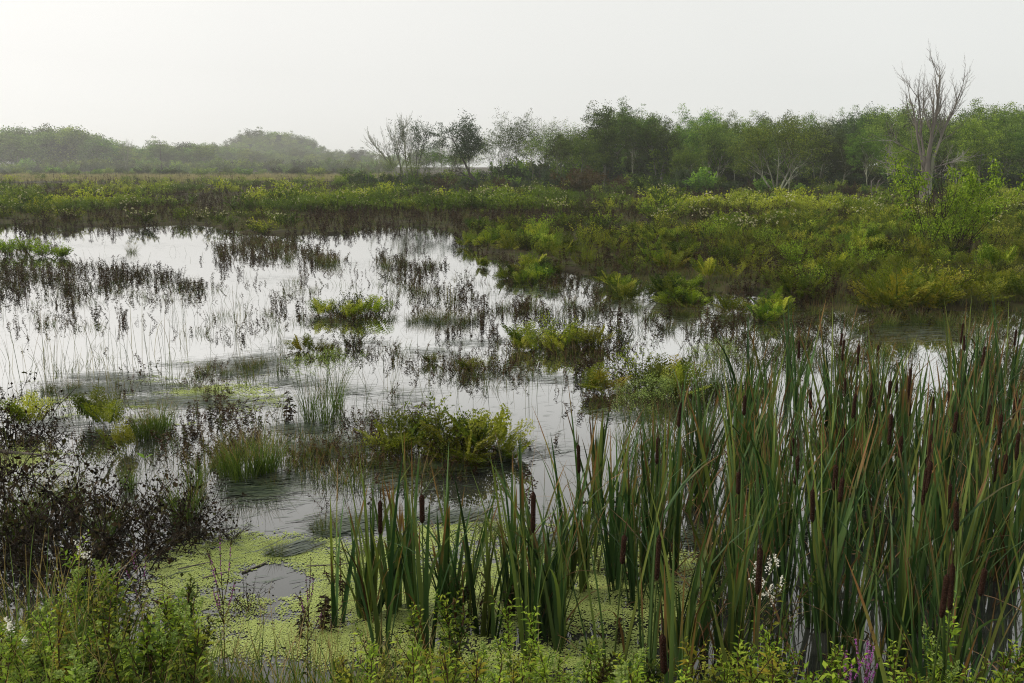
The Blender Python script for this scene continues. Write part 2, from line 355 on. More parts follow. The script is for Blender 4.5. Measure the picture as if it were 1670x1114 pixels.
def crown_from(tips, n, spread, size, flat=.55, lo=0.0, clump=1.0):
    """foliage in flattish clumps hung on the twigs, gaps between them"""
    mb = MB(); C = []
    for pts, lev in tips:
        for q in (pts[-1], pts[len(pts) // 2]):
            if rng.random() < clump * .8: C.append(q)
    C = np.array(C); C = C[C[:, 2] > lo]; per = max(8, n // len(C)); P = []; V_ = []
    for q in C:
        w = spread * rng.uniform(.6, 1.5); o_ = rng.normal(0, 1, (per, 3)); o_ = o_ / np.maximum(1, np.linalg.norm(o_, axis=1, keepdims=True) / 1.6)
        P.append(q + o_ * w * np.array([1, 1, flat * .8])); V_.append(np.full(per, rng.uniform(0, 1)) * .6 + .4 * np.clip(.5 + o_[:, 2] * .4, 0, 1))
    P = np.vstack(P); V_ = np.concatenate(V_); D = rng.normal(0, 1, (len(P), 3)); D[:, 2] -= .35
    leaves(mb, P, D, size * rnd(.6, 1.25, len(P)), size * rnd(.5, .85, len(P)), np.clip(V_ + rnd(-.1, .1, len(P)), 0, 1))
    return mb
def norm_h(mbs, h=1.0):
    z = max(max(v[:, 2].max() for v in mb.V) for mb in mbs); s = h / z
    for mb in mbs: mb.V = [v * s for v in mb.V]
    return s
def bark_mesh(segs, big=8, twigs=False):
    mb = MB()
    for pts, rr, lev in segs: tube(mb, pts, rr, big if lev == 0 else (5 if lev == 1 else 3), var=.5, m=1 if (twigs and lev >= 2) else 0)
    return mb
def tree(name, stems, bark, leaf, nleaf=5200, spread=.42, size=.17, levels=3, kids=(6, 4, 3), lo=2.0, clump=1.0, flat=.5, **kw):
    segs, tips = skeleton(stems, 10, .1, levels, kids, **kw)
    a = bark_mesh(segs, twigs=nleaf > 1000)
    if nleaf:
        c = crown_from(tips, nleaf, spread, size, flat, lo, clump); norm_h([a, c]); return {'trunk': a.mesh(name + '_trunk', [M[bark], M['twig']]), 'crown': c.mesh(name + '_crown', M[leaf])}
    norm_h([a]); return {'trunk': a.mesh(name + '_trunk', M[bark])}
def ST_(n, sp, l=.6, r=.17, jitter=.5):
    o = []
    for i in range(n):
        a = rng.uniform(0, 6.28); o.append((math.cos(a) * sp * rng.uniform(.4, 1), math.sin(a) * sp * rng.uniform(.4, 1), 1, l * rng.uniform(.75, 1.1), r * rng.uniform(.6, 1), math.cos(a) * .15))
    return o

def mk_trees():
    T = {}
    mk = lambda n_, st, lf, bk='bark', nl=15000, **k: tree(n_, st, bk, lf, nl, .40, .20, **{**dict(kids=(8, 4, 3), ang=(.5, 1.05), up=.03, start=.42, lo=3.3), **k})
    T['maple'] = [mk('maple', ST_(2, .20, .70), 'maple'), mk('maple', ST_(3, .26, .66), 'maple', kids=(7, 4, 3)), mk('maple', ST_(1, .08, .85), 'maple', kids=(13, 4, 3), start=.3),
                  mk('maple', ST_(4, .36, .62), 'pale_leaf', kids=(6, 4, 3), start=.35), mk('maple', ST_(2, .16, .78), 'pale_leaf', start=.4, kids=(9, 4, 3)), mk('maple', ST_(2, .30, .72), 'maple', bk='bark_dark', start=.45, lo=3, nl=11000)]
    T['thin'] = [tree('thin', ST_(2, .15, .80, .08), 'bark', 'maple', 3600, .34, .2, kids=(7, 4, 3), ang=(.5, 1.0), start=.5, lo=4, clump=.7),
                 tree('thin', ST_(3, .18, .76, .07), 'bark_dark', 'maple', 3600, .34, .2, kids=(6, 4, 3), ang=(.5, 1.0), start=.5, lo=3.5, clump=.65)]
    T['far'] = [tree('far', ST_(3, .3, .6), 'bark', 'maple', 7000, .5, .32, kids=(6, 4, 2), ang=(.6, 1.2), lo=.1, start=.12),
                tree('far', ST_(2, .4, .6), 'bark', 'pale_leaf', 7000, .5, .32, kids=(7, 4, 2), ang=(.6, 1.2), lo=.1, start=.12),
                tree('far', ST_(1, .1, .75), 'bark', 'maple', 7000, .5, .32, kids=(12, 4, 2), ang=(.7, 1.2), start=.1, lo=.1)]
    return T
def pine_tree():
    a = MB(); pts, _ = wig((0, 0, 0), (0, 0, 1), 10, 8, .02); tube(a, pts, np.linspace(.16, .03, 9), 6)
    P = []
    for k in range(46):
        t = rng.uniform(.3, 1) ** .8; q = pts[0] + np.array([0, 0, 10 * t]); az = rng.uniform(0, 6.28); L = (1.0 - t) * 3.0 + rng.uniform(.4, 1.1)
        b, _ = wig(q, (math.cos(az), math.sin(az), .15), L, 4, .08, .03); tube(a, b, np.linspace(.035, .01, 5), 3)
        m_ = 60; c = b[rng.integers(1, 5, m_)] + rng.normal(0, 1, (m_, 3)) * np.array([.28, .28, .16]); P.append(c)
    P = np.vstack(P); c = MB(); D = rng.normal(0, 1, (len(P), 3)); leaves(c, P, D, rnd(.25, .5, len(P)), .22)
    norm_h([a, c]); return {'trunk': a.mesh('pine_trunk', M['bark_dark']), 'crown': c.mesh('pine_crown', M['pine'])}

def bush(hh, rad, n, lsize, leafm='bush', stems=14, upright=.6, bark='twig', flowers=0, density_top=.5, single=False):
    """rounded shrub: stems fanning from the base, leaves along shoots"""
    a = MB(); P = []; D = []; fl = []
    for k in range(stems):
        az = rng.uniform(0, 6.28); le = rng.uniform(0, 1) ** .6; d = np.array([math.cos(az) * le * rad / hh, math.sin(az) * le * rad / hh, 1.0])
        L = hh * rng.uniform(.7, 1.05) * np.linalg.norm(d) * .95
        pts, _ = wig((math.cos(az) * .06 * rad, math.sin(az) * .06 * rad, 0), unit(d[None])[0], L, 5, .10, .02)
        tube(a, pts, np.linspace(.012, .004, 6) * hh, 4)
        for b in range(4):
            i0 = rng.integers(1, 5); bd = turn(unit((pts[i0 + 1] - pts[i0])[None])[0], rng.uniform(.4, .9)); bd[2] += .25
            bp_, _ = wig(pts[i0], unit(bd[None])[0], hh * rng.uniform(.25, .5), 3, .12, .03); tube(a, bp_, np.linspace(.005, .002, 4) * hh, 3)
            m_ = max(2, n // (stems * 5)); t = rng.uniform(0, 3, m_); i = t.astype(int); q = bp_[i] + (bp_[np.minimum(i + 1, 3)] - bp_[i]) * (t - i)[:, None]
            P.append(q); dd = rng.normal(0, .8, (m_, 3)) + unit(bd[None]) + np.array([0, 0, .1]); D.append(dd); fl.append(bp_[-1])
        m_ = max(2, n // (stems * 5)); t = rng.uniform(1.2, 5, m_); i = t.astype(int).clip(0, 4); q = pts[i] + (pts[i + 1] - pts[i]) * (t - i)[:, None]
        P.append(q); D.append(rng.normal(0, .8, (m_, 3)) + np.array([0, 0, .2])); fl.append(pts[-1])
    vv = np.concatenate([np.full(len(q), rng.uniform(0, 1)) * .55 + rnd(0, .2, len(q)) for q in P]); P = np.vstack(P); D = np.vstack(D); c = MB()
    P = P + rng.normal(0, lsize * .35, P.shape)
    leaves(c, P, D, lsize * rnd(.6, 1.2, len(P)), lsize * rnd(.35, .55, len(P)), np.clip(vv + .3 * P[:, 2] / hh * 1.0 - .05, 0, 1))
    parts = [a, c]
    if flowers:
        f = MB(); fl = np.array(fl); fl = fl[fl[:, 2] > hh * .6]
        if len(fl):
            fl = fl[rng.permutation(len(fl))[:flowers]]; q = np.repeat(fl, 12, 0) + rng.normal(0, .012, (len(fl) * 12, 3)); leaves(f, q, rng.normal(0, 1, q.shape), .035, .03)
            parts.append(f)
    return parts
def to_parts(p, names, mats, nm):
    return {k: q.mesh(nm + '_' + k, M[mt]) for k, q, mt in zip(names, p, mats)}
def joined(p, mats, nm):
    mb = MB()
    for i, q in enumerate(p):
        V, Q, C, _ = q.arrays(); mb.add(V, Q, C, i)
    return mb, [M[x] for x in mats]

def fern(nf=15, L=(.6, .95), pin=9, leaflets=6, open_=(.25, 1.0), lw=.011):
    """clump of twice-divided fronds with oblong leaflets"""
    a = MB(); c = MB()
    for k in range(nf):
        az = rng.uniform(0, 6.28); le = rng.uniform(*open_); ln = rng.uniform(*L)
        d = np.array([math.cos(az) * math.sin(le), math.sin(az) * math.sin(le), math.cos(le)])
        pts, _ = wig((math.cos(az) * .05 + rng.normal(0, .05), math.sin(az) * .05 + rng.normal(0, .05), 0), d, ln, 8, .035, -.055 * le)
        tube(a, pts, np.linspace(.0045, .0015, 9), 4); va = rng.uniform(0, 1)
        side = np.cross(d, [0, 0, 1.0]); side = side / (np.linalg.norm(side) + 1e-6)
        tw = rng.uniform(-.7, .7); T_ = unit((pts[-1] - pts[0])[None])[0]; up_ = np.cross(side, T_); side = side * math.cos(tw) + up_ * math.sin(tw)
        for j in range(pin):
            t = .28 + .70 * (j + .5) / pin; f = t * 8; i = min(int(f), 7); q = pts[i] + (pts[i + 1] - pts[i]) * (f - i); tg = unit((pts[i + 1] - pts[i])[None])[0]
            pl = ln * .30 * math.sin(math.pi * min(1, .22 + t * .72)) ** .8
            for sg in (-1, 1):
                pd = unit((side * sg + tg * .55 + rng.normal(0, .10, 3))[None])[0]
                s_ = (np.arange(leaflets) + .6) / leaflets; base = q + pd * pl * s_[:, None]
                e = tg * .9; ll = pl * .42 * (1.15 - .5 * s_)
                for s2 in (-1, 1):
                    leaves(c, base, pd * .55 + e * s2 + rng.normal(0, .12, (leaflets, 3)), ll, np.maximum(ll * .42, lw * .8), var=np.clip(va * .75 + rnd(0, .25, leaflets), 0, 1), roll=rng.normal(0, .3, leaflets))
                leaves(c, (q + pd * pl * .95)[None], pd[None], pl * .3, lw, var=va)
    return [a, c]
def weed(hh=.45, n=34, size=.05, stems=1, droop=-.5):
    """upright stalk with hanging narrow withered leaves"""
    a = MB(); c = MB()
    for s in range(stems):
        az = rng.uniform(0, 6.28); le = rng.uniform(.02, .55) ; d = (math.cos(az) * le, math.sin(az) * le, 1)
        pts, _ = wig((rng.normal(0, .06), rng.normal(0, .06), -.05), unit(np.array([d]))[0], hh * rng.uniform(.45, 1.05) + .05, 6, .06); tube(a, pts, np.linspace(.005, .002, 7), 4)
        t = rng.uniform(1, 6, n); i = t.astype(int).clip(0, 5); q = pts[i] + (pts[i + 1] - pts[i]) * (t - i)[:, None]
        th = rng.uniform(0, 6.28, n); D = np.stack([np.cos(th), np.sin(th), rnd(droop - .5, droop + .9, n)], 1)
        leaves(c, q, D, size * rnd(.5, 1.3, n), size * rnd(.22, .42, n))
    return [a, c]
def tussock(n, L, W, lean, bend, rad, mat_i=0, S=4, az0=None):
    mb = MB(); th = rng.uniform(0, 6.28, n); rr = rad * np.sqrt(rng.uniform(0, 1, n)); P = np.stack([np.cos(th) * rr, np.sin(th) * rr, np.full(n, -.03)], 1)
    az = th + rng.normal(0, .7, n) if az0 is None else az0 + rng.normal(0, .5, n)
    blades(mb, P, az, rnd(0, lean, n), rnd(L[0], L[1], n), rnd(W * .6, W, n), rnd(bend * .1, bend, n), S=S)
    return mb
def cattail(hmul=1.0, nl=7, spikes=0, dead=1, spread=.18, wid=.021):
    wid *= 1.68; spread *= 1.3
    """a fan of long flat leaves; stem with a brown spike and the thin upper spike"""
    az = rng.uniform(0, 6.28); c = MB(); k = np.arange(nl); sgn = np.where(k % 2 == 0, 1, -1)
    P = np.stack([rng.normal(0, .012, nl) + sgn * .008 * math.cos(az), rng.normal(0, .012, nl) + sgn * .008 * math.sin(az), np.full(nl, -.12)], 1)
    lean = rnd(.0, spread, nl); L = hmul * rnd(.75, 1.42, nl)
    blades(c, P, az + np.where(sgn > 0, 0, math.pi) + rng.normal(0, .35, nl), lean, L, rnd(wid * .7, wid * 1.15, nl), np.where(rng.random(nl) < .14, rnd(.4, 1.1, nl), rnd(-.02, .25, nl)), S=9, fold=.35, yaw=rnd(-.9, .9, nl), power=2.2, wpow=.62)
    parts = {'leaves': c.mesh('cattail_leaves', M['cattail'])}
    if dead:
        d = MB(); n_ = dead
        # leaves that have bent over near the top, and short withered ones at the foot
        blades(d, np.stack([rng.normal(0, .02, n_), rng.normal(0, .02, n_), np.full(n_, -.1)], 1), rnd(0, 6.28, n_), rnd(.05, .3, n_), hmul * rnd(.7, 1.25, n_), rnd(.010, .017, n_), rnd(1.6, 2.8, n_), S=12, fold=.3, power=4.0)
        blades(d, np.stack([rng.normal(0, .03, n_ + 1), rng.normal(0, .03, n_ + 1), np.full(n_ + 1, -.05)], 1), rnd(0, 6.28, n_ + 1), rnd(.1, .6, n_ + 1), rnd(.3, .7, n_ + 1), rnd(.007, .012, n_ + 1), rnd(.4, 2.2, n_ + 1), S=7, power=2)
        parts['withered_leaves'] = d.mesh('cattail_withered', M['cat_dead'])
    return parts
def spike_parts(zmid, ln=.17, r=.0126):
    r *= rng.uniform(.85, 1.12)
    ln *= 1.1
    s = MB(); top = zmid + ln / 2; lean = rng.normal(0, .03, 2)
    P = lambda z: np.array([lean[0] * z, lean[1] * z, z])
    tube(s, [P(-.1), P(zmid * .5), P(zmid - ln / 2 + .005)], [.0048, .0042, .0034], 6)
    b = MB(); u = np.linspace(0, 1, 13); rr = r * np.clip(np.sin(np.clip(u, .0, 1) * math.pi) * 6, .12, 1) ** .5 * (1 + .03 * np.sin(u * 9)); tube(b, [P(zmid - ln / 2 + ln * x) for x in u], rr, 12)
    m2 = MB(); tl = rng.uniform(.06, .15); q0 = P(top); q1 = q0 + np.array([lean[0] * tl + rng.normal(0, .008), rng.normal(0, .008), tl]); tube(m2, [q0 - [0, 0, .01], (q0 + q1) / 2, q1], [.0022, .0032, .0012], 5)
    return {'stem': s.mesh('cattail_stem', M['stem']), 'flower_spike': b.mesh('flower_spike', M['spike']), 'upper_spike': m2.mesh('upper_spike', M['brown_stem'])}
def forb(hh=.7, n=46, lsize=.07, lw=.26, plume=None, shoots=3, curve=.05, mat_='bright', ang=.9):
    """leafy upright herb: spirally set lance leaves, side shoots, bud plume on top"""
    a = MB(); c = MB(); f = MB(); tops = []
    pts, _ = wig((0, 0, -.03), unit(rng.normal(0, curve, (1, 3)) + np.array([[0, 0, 1.]]))[0], hh, 8, .03); tube(a, pts, np.linspace(.0045, .002, 9), 5)
    def dress(pts, n, ls):
        K = len(pts) - 1; t = np.linspace(.12, .99, n) * K; i = t.astype(int).clip(0, K - 1); q = pts[i] + (pts[i + 1] - pts[i]) * (t - i)[:, None]
        th = np.arange(n) * 2.4; T_ = unit(pts[-1:] - pts[:1]); A = perp(T_); B = np.cross(T_, A)
        D = (A * np.cos(th)[:, None] + B * np.sin(th)[:, None]) * ang + T_ * .55 + rng.normal(0, .12, (n, 3)); sz = ls * (1.1 - .65 * (t / K)) * rnd(.8, 1.15, n)
        leaves(c, q, D, sz, sz * lw, roll=rng.normal(0, .3, n), droop=.12)
    lsize *= 1.35; dress(pts, n, lsize); tops.append((pts[-2], pts[-1] - pts[-2]))
    for s in range(shoots):
        i = rng.integers(4, 8); d = turn(unit((pts[i] - pts[i - 1])[None])[0], rng.uniform(.4, .8)); d[2] += .3
        b_, _ = wig(pts[i], unit(d[None])[0], hh * rng.uniform(.15, .3), 4, .06, .06); tube(a, b_, np.linspace(.0025, .0012, 5), 4); dress(b_, max(5, n // 5), lsize * .7); tops.append((b_[-2], b_[-1] - b_[-2]))
    if plume:
        fs = []
        for q, d in tops:
            d = unit(d[None])[0]; f = MB(); fs.append(f); L = hh * (.20 if q is tops[0][0] else .10)
            for k in range(9):
                t = k / 9; o_ = q + d * L * t; bd = turn(d, 1.0); bl = L * .42 * (1.05 - t); m_ = 12; s_ = rng.uniform(0, 1, m_)[:, None]
                pp = o_ + bd * bl * s_ + np.array([0, 0, 1.0]) * bl * .3 * s_ ** 2; leaves(f, pp, rng.normal(0, 1, (m_, 3)) + [0, 0, .6], .012, .009)
        return {'stem': a.mesh('forb_stem', M['brown_stem'] if mat_ == 'bush' else M['stem']), 'leaves': c.mesh('forb_leaves', M[mat_]), 'flower_plume': [f.mesh('forb_plume', M[plume]) for f in fs]}
    return {'stem': a.mesh('forb_stem', M['brown_stem']), 'leaves': c.mesh('forb_leaves', M[mat_])}
def loosestrife(hh=1.0, nsp=5, bloom=.5):
    a = MB(); c = MB(); f = MB(); s = MB()
    pts, _ = wig((0, 0, -.03), (0, 0, 1), hh, 9, .025); tube(a, pts, np.linspace(.005, .0018, 10), 5); spk = [pts[5:]]
    for k in range(nsp):
        i = rng.integers(4, 7); d = turn(np.array([0, 0, 1.]), rng.uniform(.3, .6)); b_, _ = wig(pts[i], d, hh * rng.uniform(.22, .38), 5, .04, .10); tube(a, b_, np.linspace(.0028, .0012, 6), 4); spk.append(b_[1:])
    for p_ in spk:
        K = len(p_) - 1; n_ = 60; t = rng.uniform(0, K * .999, n_); i = t.astype(int); q = p_[i] + (p_[i + 1] - p_[i]) * (t - i)[:, None]
        D = rng.normal(0, 1, (n_, 3)); D[:, 2] += .4; on = (rng.random(n_) < bloom) & (t > K * .25) & (t < K * .85)
        leaves(s, q[~on], D[~on], .012, .008)
        if on.any(): qq = np.repeat(q[on], 5, 0); leaves(f, qq, rng.normal(0, 1, qq.shape), .008, .006)
    n_ = 30; t = np.linspace(.5, 6, n_); i = t.astype(int); q = pts[i] + (pts[i + 1] - pts[i]) * (t - i)[:, None]; th = np.arange(n_) * 1.57
    leaves(c, q, np.stack([np.cos(th), np.sin(th), np.full(n_, .35)], 1), rnd(.04, .07, n_), .014, droop=.2)
    return {'stem': a.mesh('loosestrife_stem', M['brown_stem']), 'leaves': c.mesh('loosestrife_leaves', M['bush']), 'seed_capsules': s.mesh('loosestrife_capsules', M['red_leaf']), 'petals': f.mesh('loosestrife_petals', M['purple'])}
def dead_bush(hh=.6, rad=.5, stems=16, n=260, size=.045):
    a = MB(); c = MB()
    for k in range(stems):
        az = rng.uniform(0, 6.28); le = rng.uniform(.15, 1.25); o_ = rng.normal(0, rad * .25, 2)
        pts, _ = wig((o_[0], o_[1], -.05), (math.cos(az) * math.sin(le), math.sin(az) * math.sin(le), math.cos(le)), hh * rng.uniform(.7, 1.4), 7, .13, -.07); tube(a, pts, np.linspace(.0065, .0022, 8), 4)
        for b in range(3):
            i = rng.integers(2, 7); q_, _ = wig(pts[i], turn(unit((pts[i] - pts[i - 1])[None])[0], .8), hh * .3, 3, .2, -.03); tube(a, q_, np.linspace(.003, .0012, 4), 3)
            m_ = n // (stems * 4); pp = q_[rng.integers(1, 4, m_)] + rng.normal(0, .012, (m_, 3)); D = rng.normal(0, 1, (m_, 3)); D[:, 2] -= .9; leaves(c, pp, D, size * rnd(.5, 1.3, m_), size * rnd(.4, .8, m_), roll=rnd(-1.5, 1.5, m_))
        m_ = n // (stems * 4); pp = pts[rng.integers(2, 8, m_)] + rng.normal(0, .015, (m_, 3)); D = rng.normal(0, 1, (m_, 3)); D[:, 2] -= .9; leaves(c, pp, D, size * rnd(.5, 1.3, m_), size * rnd(.4, .8, m_))
    return {'stems': a.mesh('dead_stems', M['twig']), 'withered_leaves': c.mesh('dead_leaves', M['black'])}
def bulrush(hh=.6, n=40, heads=10):
    """grass-like sedge with drooping clusters of seeds"""
    g = tussock(n, (hh * .55, hh), .006, .35, .8, .07); s = MB(); a = MB()
    for k in range(heads):
        az = rng.uniform(0, 6.28); le = rng.uniform(.05, .4); pts, d = wig((rng.normal(0, .04), rng.normal(0, .04), -.03), (math.cos(az) * le, math.sin(az) * le, 1), hh * rng.uniform(.85, 1.15), 6, .04); tube(a, pts, np.linspace(.003, .0015, 7), 4)
        for r_ in range(9):
            q_, _ = wig(pts[-1], turn(d, rng.uniform(.2, 1.2)), rng.uniform(.05, .12), 3, .1, -.06); tube(a, q_, .0007, 3)
            m_ = 9; leaves(s, q_[rng.integers(2, 4, m_)] + rng.normal(0, .008, (m_, 3)), rng.normal(0, 1, (m_, 3)), .009, .006)
    return {'blades': g.mesh('bulrush_blades', M['grass']), 'stems': a.mesh('bulrush_stems', M['stem']), 'seed_heads': s.mesh('bulrush_seeds', M['plume'])}

# ------------------------------------------------------------------ where things stand (words for labels)
LM = [('the big bare tree', 1510, 325), ('the leaning dark-trunked tree', 785, 303), ('the bare many-limbed tree', 655, 298), ('the bright green tall bush', 1540, 420),
      ('the round flowering bush', 1090, 345), ('the misty pine hill', 450, 285), ('the broken pole trunk', 265, 288), ('the pale many-stemmed tree', 1265, 318),
      ('the royal fern island', 715, 745), ('the dark green fern island', 912, 565), ('the golden fern island', 1048, 640), ('the upright fern island', 565, 515),
      ('the drooping seed-headed sedge', 520, 690), ('the bright grass tussock', 395, 775), ('the golden fern at the shore', 1470, 505), ('the purple flower cluster', 1412, 1080),
      ('the tall purple-flowered stalk', 350, 1000), ('the white flower spray', 1268, 1000), ('the floating leaf pair', 248, 750), ('the log at the left edge', 20, 730),
      ('the left cattail clump', 670, 1000), ('the far cattail clump', 1570, 650), ('the dark midwater weeds', 420, 420), ('the bright left-edge shrub', 30, 415), ('the brown weed strip', 230, 460),
      ('the green duckweed sheet', 330, 930), ('the white flowering bush', 1235, 395), ('the ferny promontory', 800, 395), ('the marsh water gap', 1080, 375), ('the outermost right cattails', 1640, 850), ('the blurred bud near the lens', 1045, 1085)]
def where(px, py):
    w = [(abs(px - a) + 2.2 * abs(py - b), k) for k, (nm, a, b) in enumerate(LM)]; w = sorted(w)[0:2]
    k = w[0][1]; nm, a, b = LM[k]; dx = px - a; dy = py - b; q = abs(dx); r_ = 2.2 * abs(dy)
    if q < 26 and r_ < 26: return 'right beside ' + nm
    far_ = 'well ' if max(q, r_) > 95 else ('' if max(q, r_) > 45 else 'just ')
    if q > 1.6 * r_: return far_ + ('right of ' if dx > 0 else 'left of ') + nm
    if r_ > 1.6 * q: return far_ + ('in front of ' if dy > 0 else 'behind ') + nm
    return far_ + ('front-' if dy > 0 else 'rear-') + ('right of ' if dx > 0 else 'left of ') + nm
seen_labels = {}
ORD = ['', 'second ', 'third ', 'fourth ', 'fifth ', 'sixth ', 'seventh ', 'eighth ', 'ninth ', 'tenth ', 'eleventh ', 'twelfth ']
def lab(what, px, py): return what + ' ' + where(px, py)

def inside(poly, x, y):
    c = False; n_ = len(poly); j = n_ - 1
    for i in range(n_):
        xi, yi = poly[i]; xj, yj = poly[j]
        if (yi > y) != (yj > y) and x < (xj - xi) * (y - yi) / (yj - yi) + xi: c = not c
        j = i
    return c
def sample_poly(poly, n_, md=0.0, tries=60):
    """scatter over the patch of ground outlined, evenly over the ground, keeping a distance"""
    xs = [p[0] for p in poly]; ys = [p[1] for p in poly]
    g = [at(px_, py_) for px_ in (min(xs), max(xs)) for py_ in (min(ys), max(ys))]
    x0, x1 = min(q[0] for q in g), max(q[0] for q in g); y0, y1 = min(q[1] for q in g), max(q[1] for q in g)
    o = []
    for k in range(n_ * tries):
        if len(o) >= n_: break
        x, y = rng.uniform(x0, x1), rng.uniform(y0, y1); p = to_px(x, y)
        if not inside(poly, float(p[0]), float(p[1])): continue
        if md and any((x - a) ** 2 + (y - b) ** 2 < md * md for a, b in o[-160:]): continue
        o.append((x, y))
    return o
SHX = [-400, 0, 100, 200, 350, 480, 600, 700, 745, 790, 870, 1000, 1100, 1200, 1300, 1400, 1550, 1700, 2100]
SHY = [372, 376, 379, 383, 380, 388, 382, 380, 392, 425, 440, 458, 468, 488, 500, 512, 518, 516, 516]
ISL = [[(-60, 436), (60, 430), (150, 432), (235, 442), (330, 452), (370, 470), (300, 482), (180, 478), (90, 484), (-60, 492)],
       [(-60, 398), (60, 398), (115, 408), (100, 420), (-60, 424)],
       [(340, 398), (400, 388), (470, 394), (520, 410), (570, 424), (540, 436), (450, 430), (360, 422)]]
def shore(px): return np.interp(px, SHX, SHY)
def land(x, y):
    """1 where the marsh stands above the water"""
    px, py = to_px(x, y); w_ = (fbm(x * .5, y * .25, 3, 4) - .5) * 34
    a = np.clip((shore(px) + w_ - 4 - py) / 6, 0, 1)
    gap = np.exp(-((px - 1085) / 90) ** 2 - ((py - 373) / 7) ** 2) * 1.6 * (fbm(x * .6, y * .5, 9) > .42) + np.exp(-((px - 30) / 90) ** 2 - ((py - 303) / 3) ** 2) * 1.6
    return np.clip(a - gap, 0, 1)
def ground_z(x, y):
    x = np.asarray(x, float); y = np.asarray(y, float)
    z = -.32 + (.37 + .06 * fbm(x * .4, y * .4, 21)) * land(x, y)
    for poly in ISL[:1]:
        pass
    yb = 3.95 + .6 * np.clip(-x / 3, -.6, 1) + .35 * (fbm(x * .7, 3.0 + 0 * x, 8) - .5)
    b_ = np.clip((yb - y) * .42 + .02, -.32, 1.02) + .06 * (fbm(x * 2, y * 2, 4) - .5)
    z = np.maximum(z, np.where(y < yb + .6, b_, -.32))
    z = z + 9.0 * np.exp(-((x + 200) / 58) ** 2 - ((y - 790) / 60) ** 2) + 2.0 * np.clip((y - 420) / 200, 0, 1)
    return z

# ------------------------------------------------------------------ ground, water, haze
u = np.linspace(-1, 1, 361); gx = 640 * np.sinh(5.2 * u) / np.sinh(5.2)
v = np.linspace(0, 1, 420); gy = -12 + 900 * (np.sinh(4.6 * v) / np.sinh(4.6))
GX, GY = np.meshgrid(gx, gy); GZ = ground_z(GX, GY)
mb = MB(); i, j = np.meshgrid(np.arange(len(gy) - 1), np.arange(len(gx) - 1), indexing='ij'); w_ = len(gx); b0 = i * w_ + j
mb.add(np.stack([GX, GY, GZ], -1), np.stack([b0, b0 + 1, b0 + w_ + 1, b0 + w_], -1), (0.5, .5, .5))
tag(link('marsh_ground', mb.mesh('marsh_ground', M['mud'])), 'dark wet marsh soil and near bank under the plants', 'ground', kind='structure')
mb = MB(); xs = np.linspace(-300, 300, 3); ys = np.linspace(-11, 300, 3)
for a in range(2):
    for b in range(2): mb.add([(xs[a], ys[b], 0), (xs[a + 1], ys[b], 0), (xs[a + 1], ys[b + 1], 0), (xs[a], ys[b + 1], 0)], [(0, 1, 2, 3)], (.5, .5, .5))
tag(link('water', mb.mesh('water', M['water'], False)), 'still marsh water mirroring the pale sky', 'water', kind='structure')
mb = MB(); X0, X1, Y0, Y1, Z0, Z1 = -660, 660, -14, 900, -1.5, 27
hv = [(X0, Y0, Z0), (X1, Y0, Z0), (X1, Y1, Z0), (X0, Y1, Z0), (X0, Y0, Z1), (X1, Y0, Z1), (X1, Y1, Z1), (X0, Y1, Z1)]
mb.add(hv, [(3, 2, 1, 0), (4, 5, 6, 7), (0, 1, 5, 4), (1, 2, 6, 5), (2, 3, 7, 6), (3, 0, 4, 7)], (.5, .5, .5))
m, t, o = newmat('morning_haze'); vp = t.nodes.new('ShaderNodeVolumePrincipled'); vp.inputs['Color'].default_value = (.97, .98, .97, 1); vp.inputs['Density'].default_value = .00044; vp.inputs['Anisotropy'].default_value = .2
t.links.new(vp.outputs[0], o.inputs['Volume'])
tag(link('haze', mb.mesh('haze', m, False)), 'thin pale morning mist over the whole marsh', 'haze', kind='stuff')

# ------------------------------------------------------------------ trees
T = mk_trees(); PINE = [pine_tree() for k in range(2)]
def put_tree(name, parts, px, dist, top, label, cat='tree', group=None, wide=1.0, rz=None, h=None):
    if name == 'leafy_tree': top -= 9
    if name in ('far_tree', 'slender_tree'): top -= 7
    x = at_dist(px, dist); g = float(ground_z(x, dist)) - .05; hh = (z_at(top, dist) - g) if h is None else h
    s = (hh * wide, hh * wide, hh); return put(name, parts, (x, dist, g), rng.uniform(0, 6.28) if rz is None else rz, s, label, cat, group)
TOPX = [560, 620, 700, 760, 800, 845, 880, 905, 945, 985, 1035, 1075, 1125, 1170, 1200, 1245, 1290, 1340, 1385, 1420, 1450, 1490, 1550, 1600, 1640, 1700, 1800]
TOPY = [262, 262, 250, 240, 230, 232, 225, 212, 215, 176, 168, 196, 182, 192, 190, 186, 186, 196, 180, 172, 172, 174, 168, 164, 163, 168, 170]
G = 'leafy trees of the wood behind the marsh'
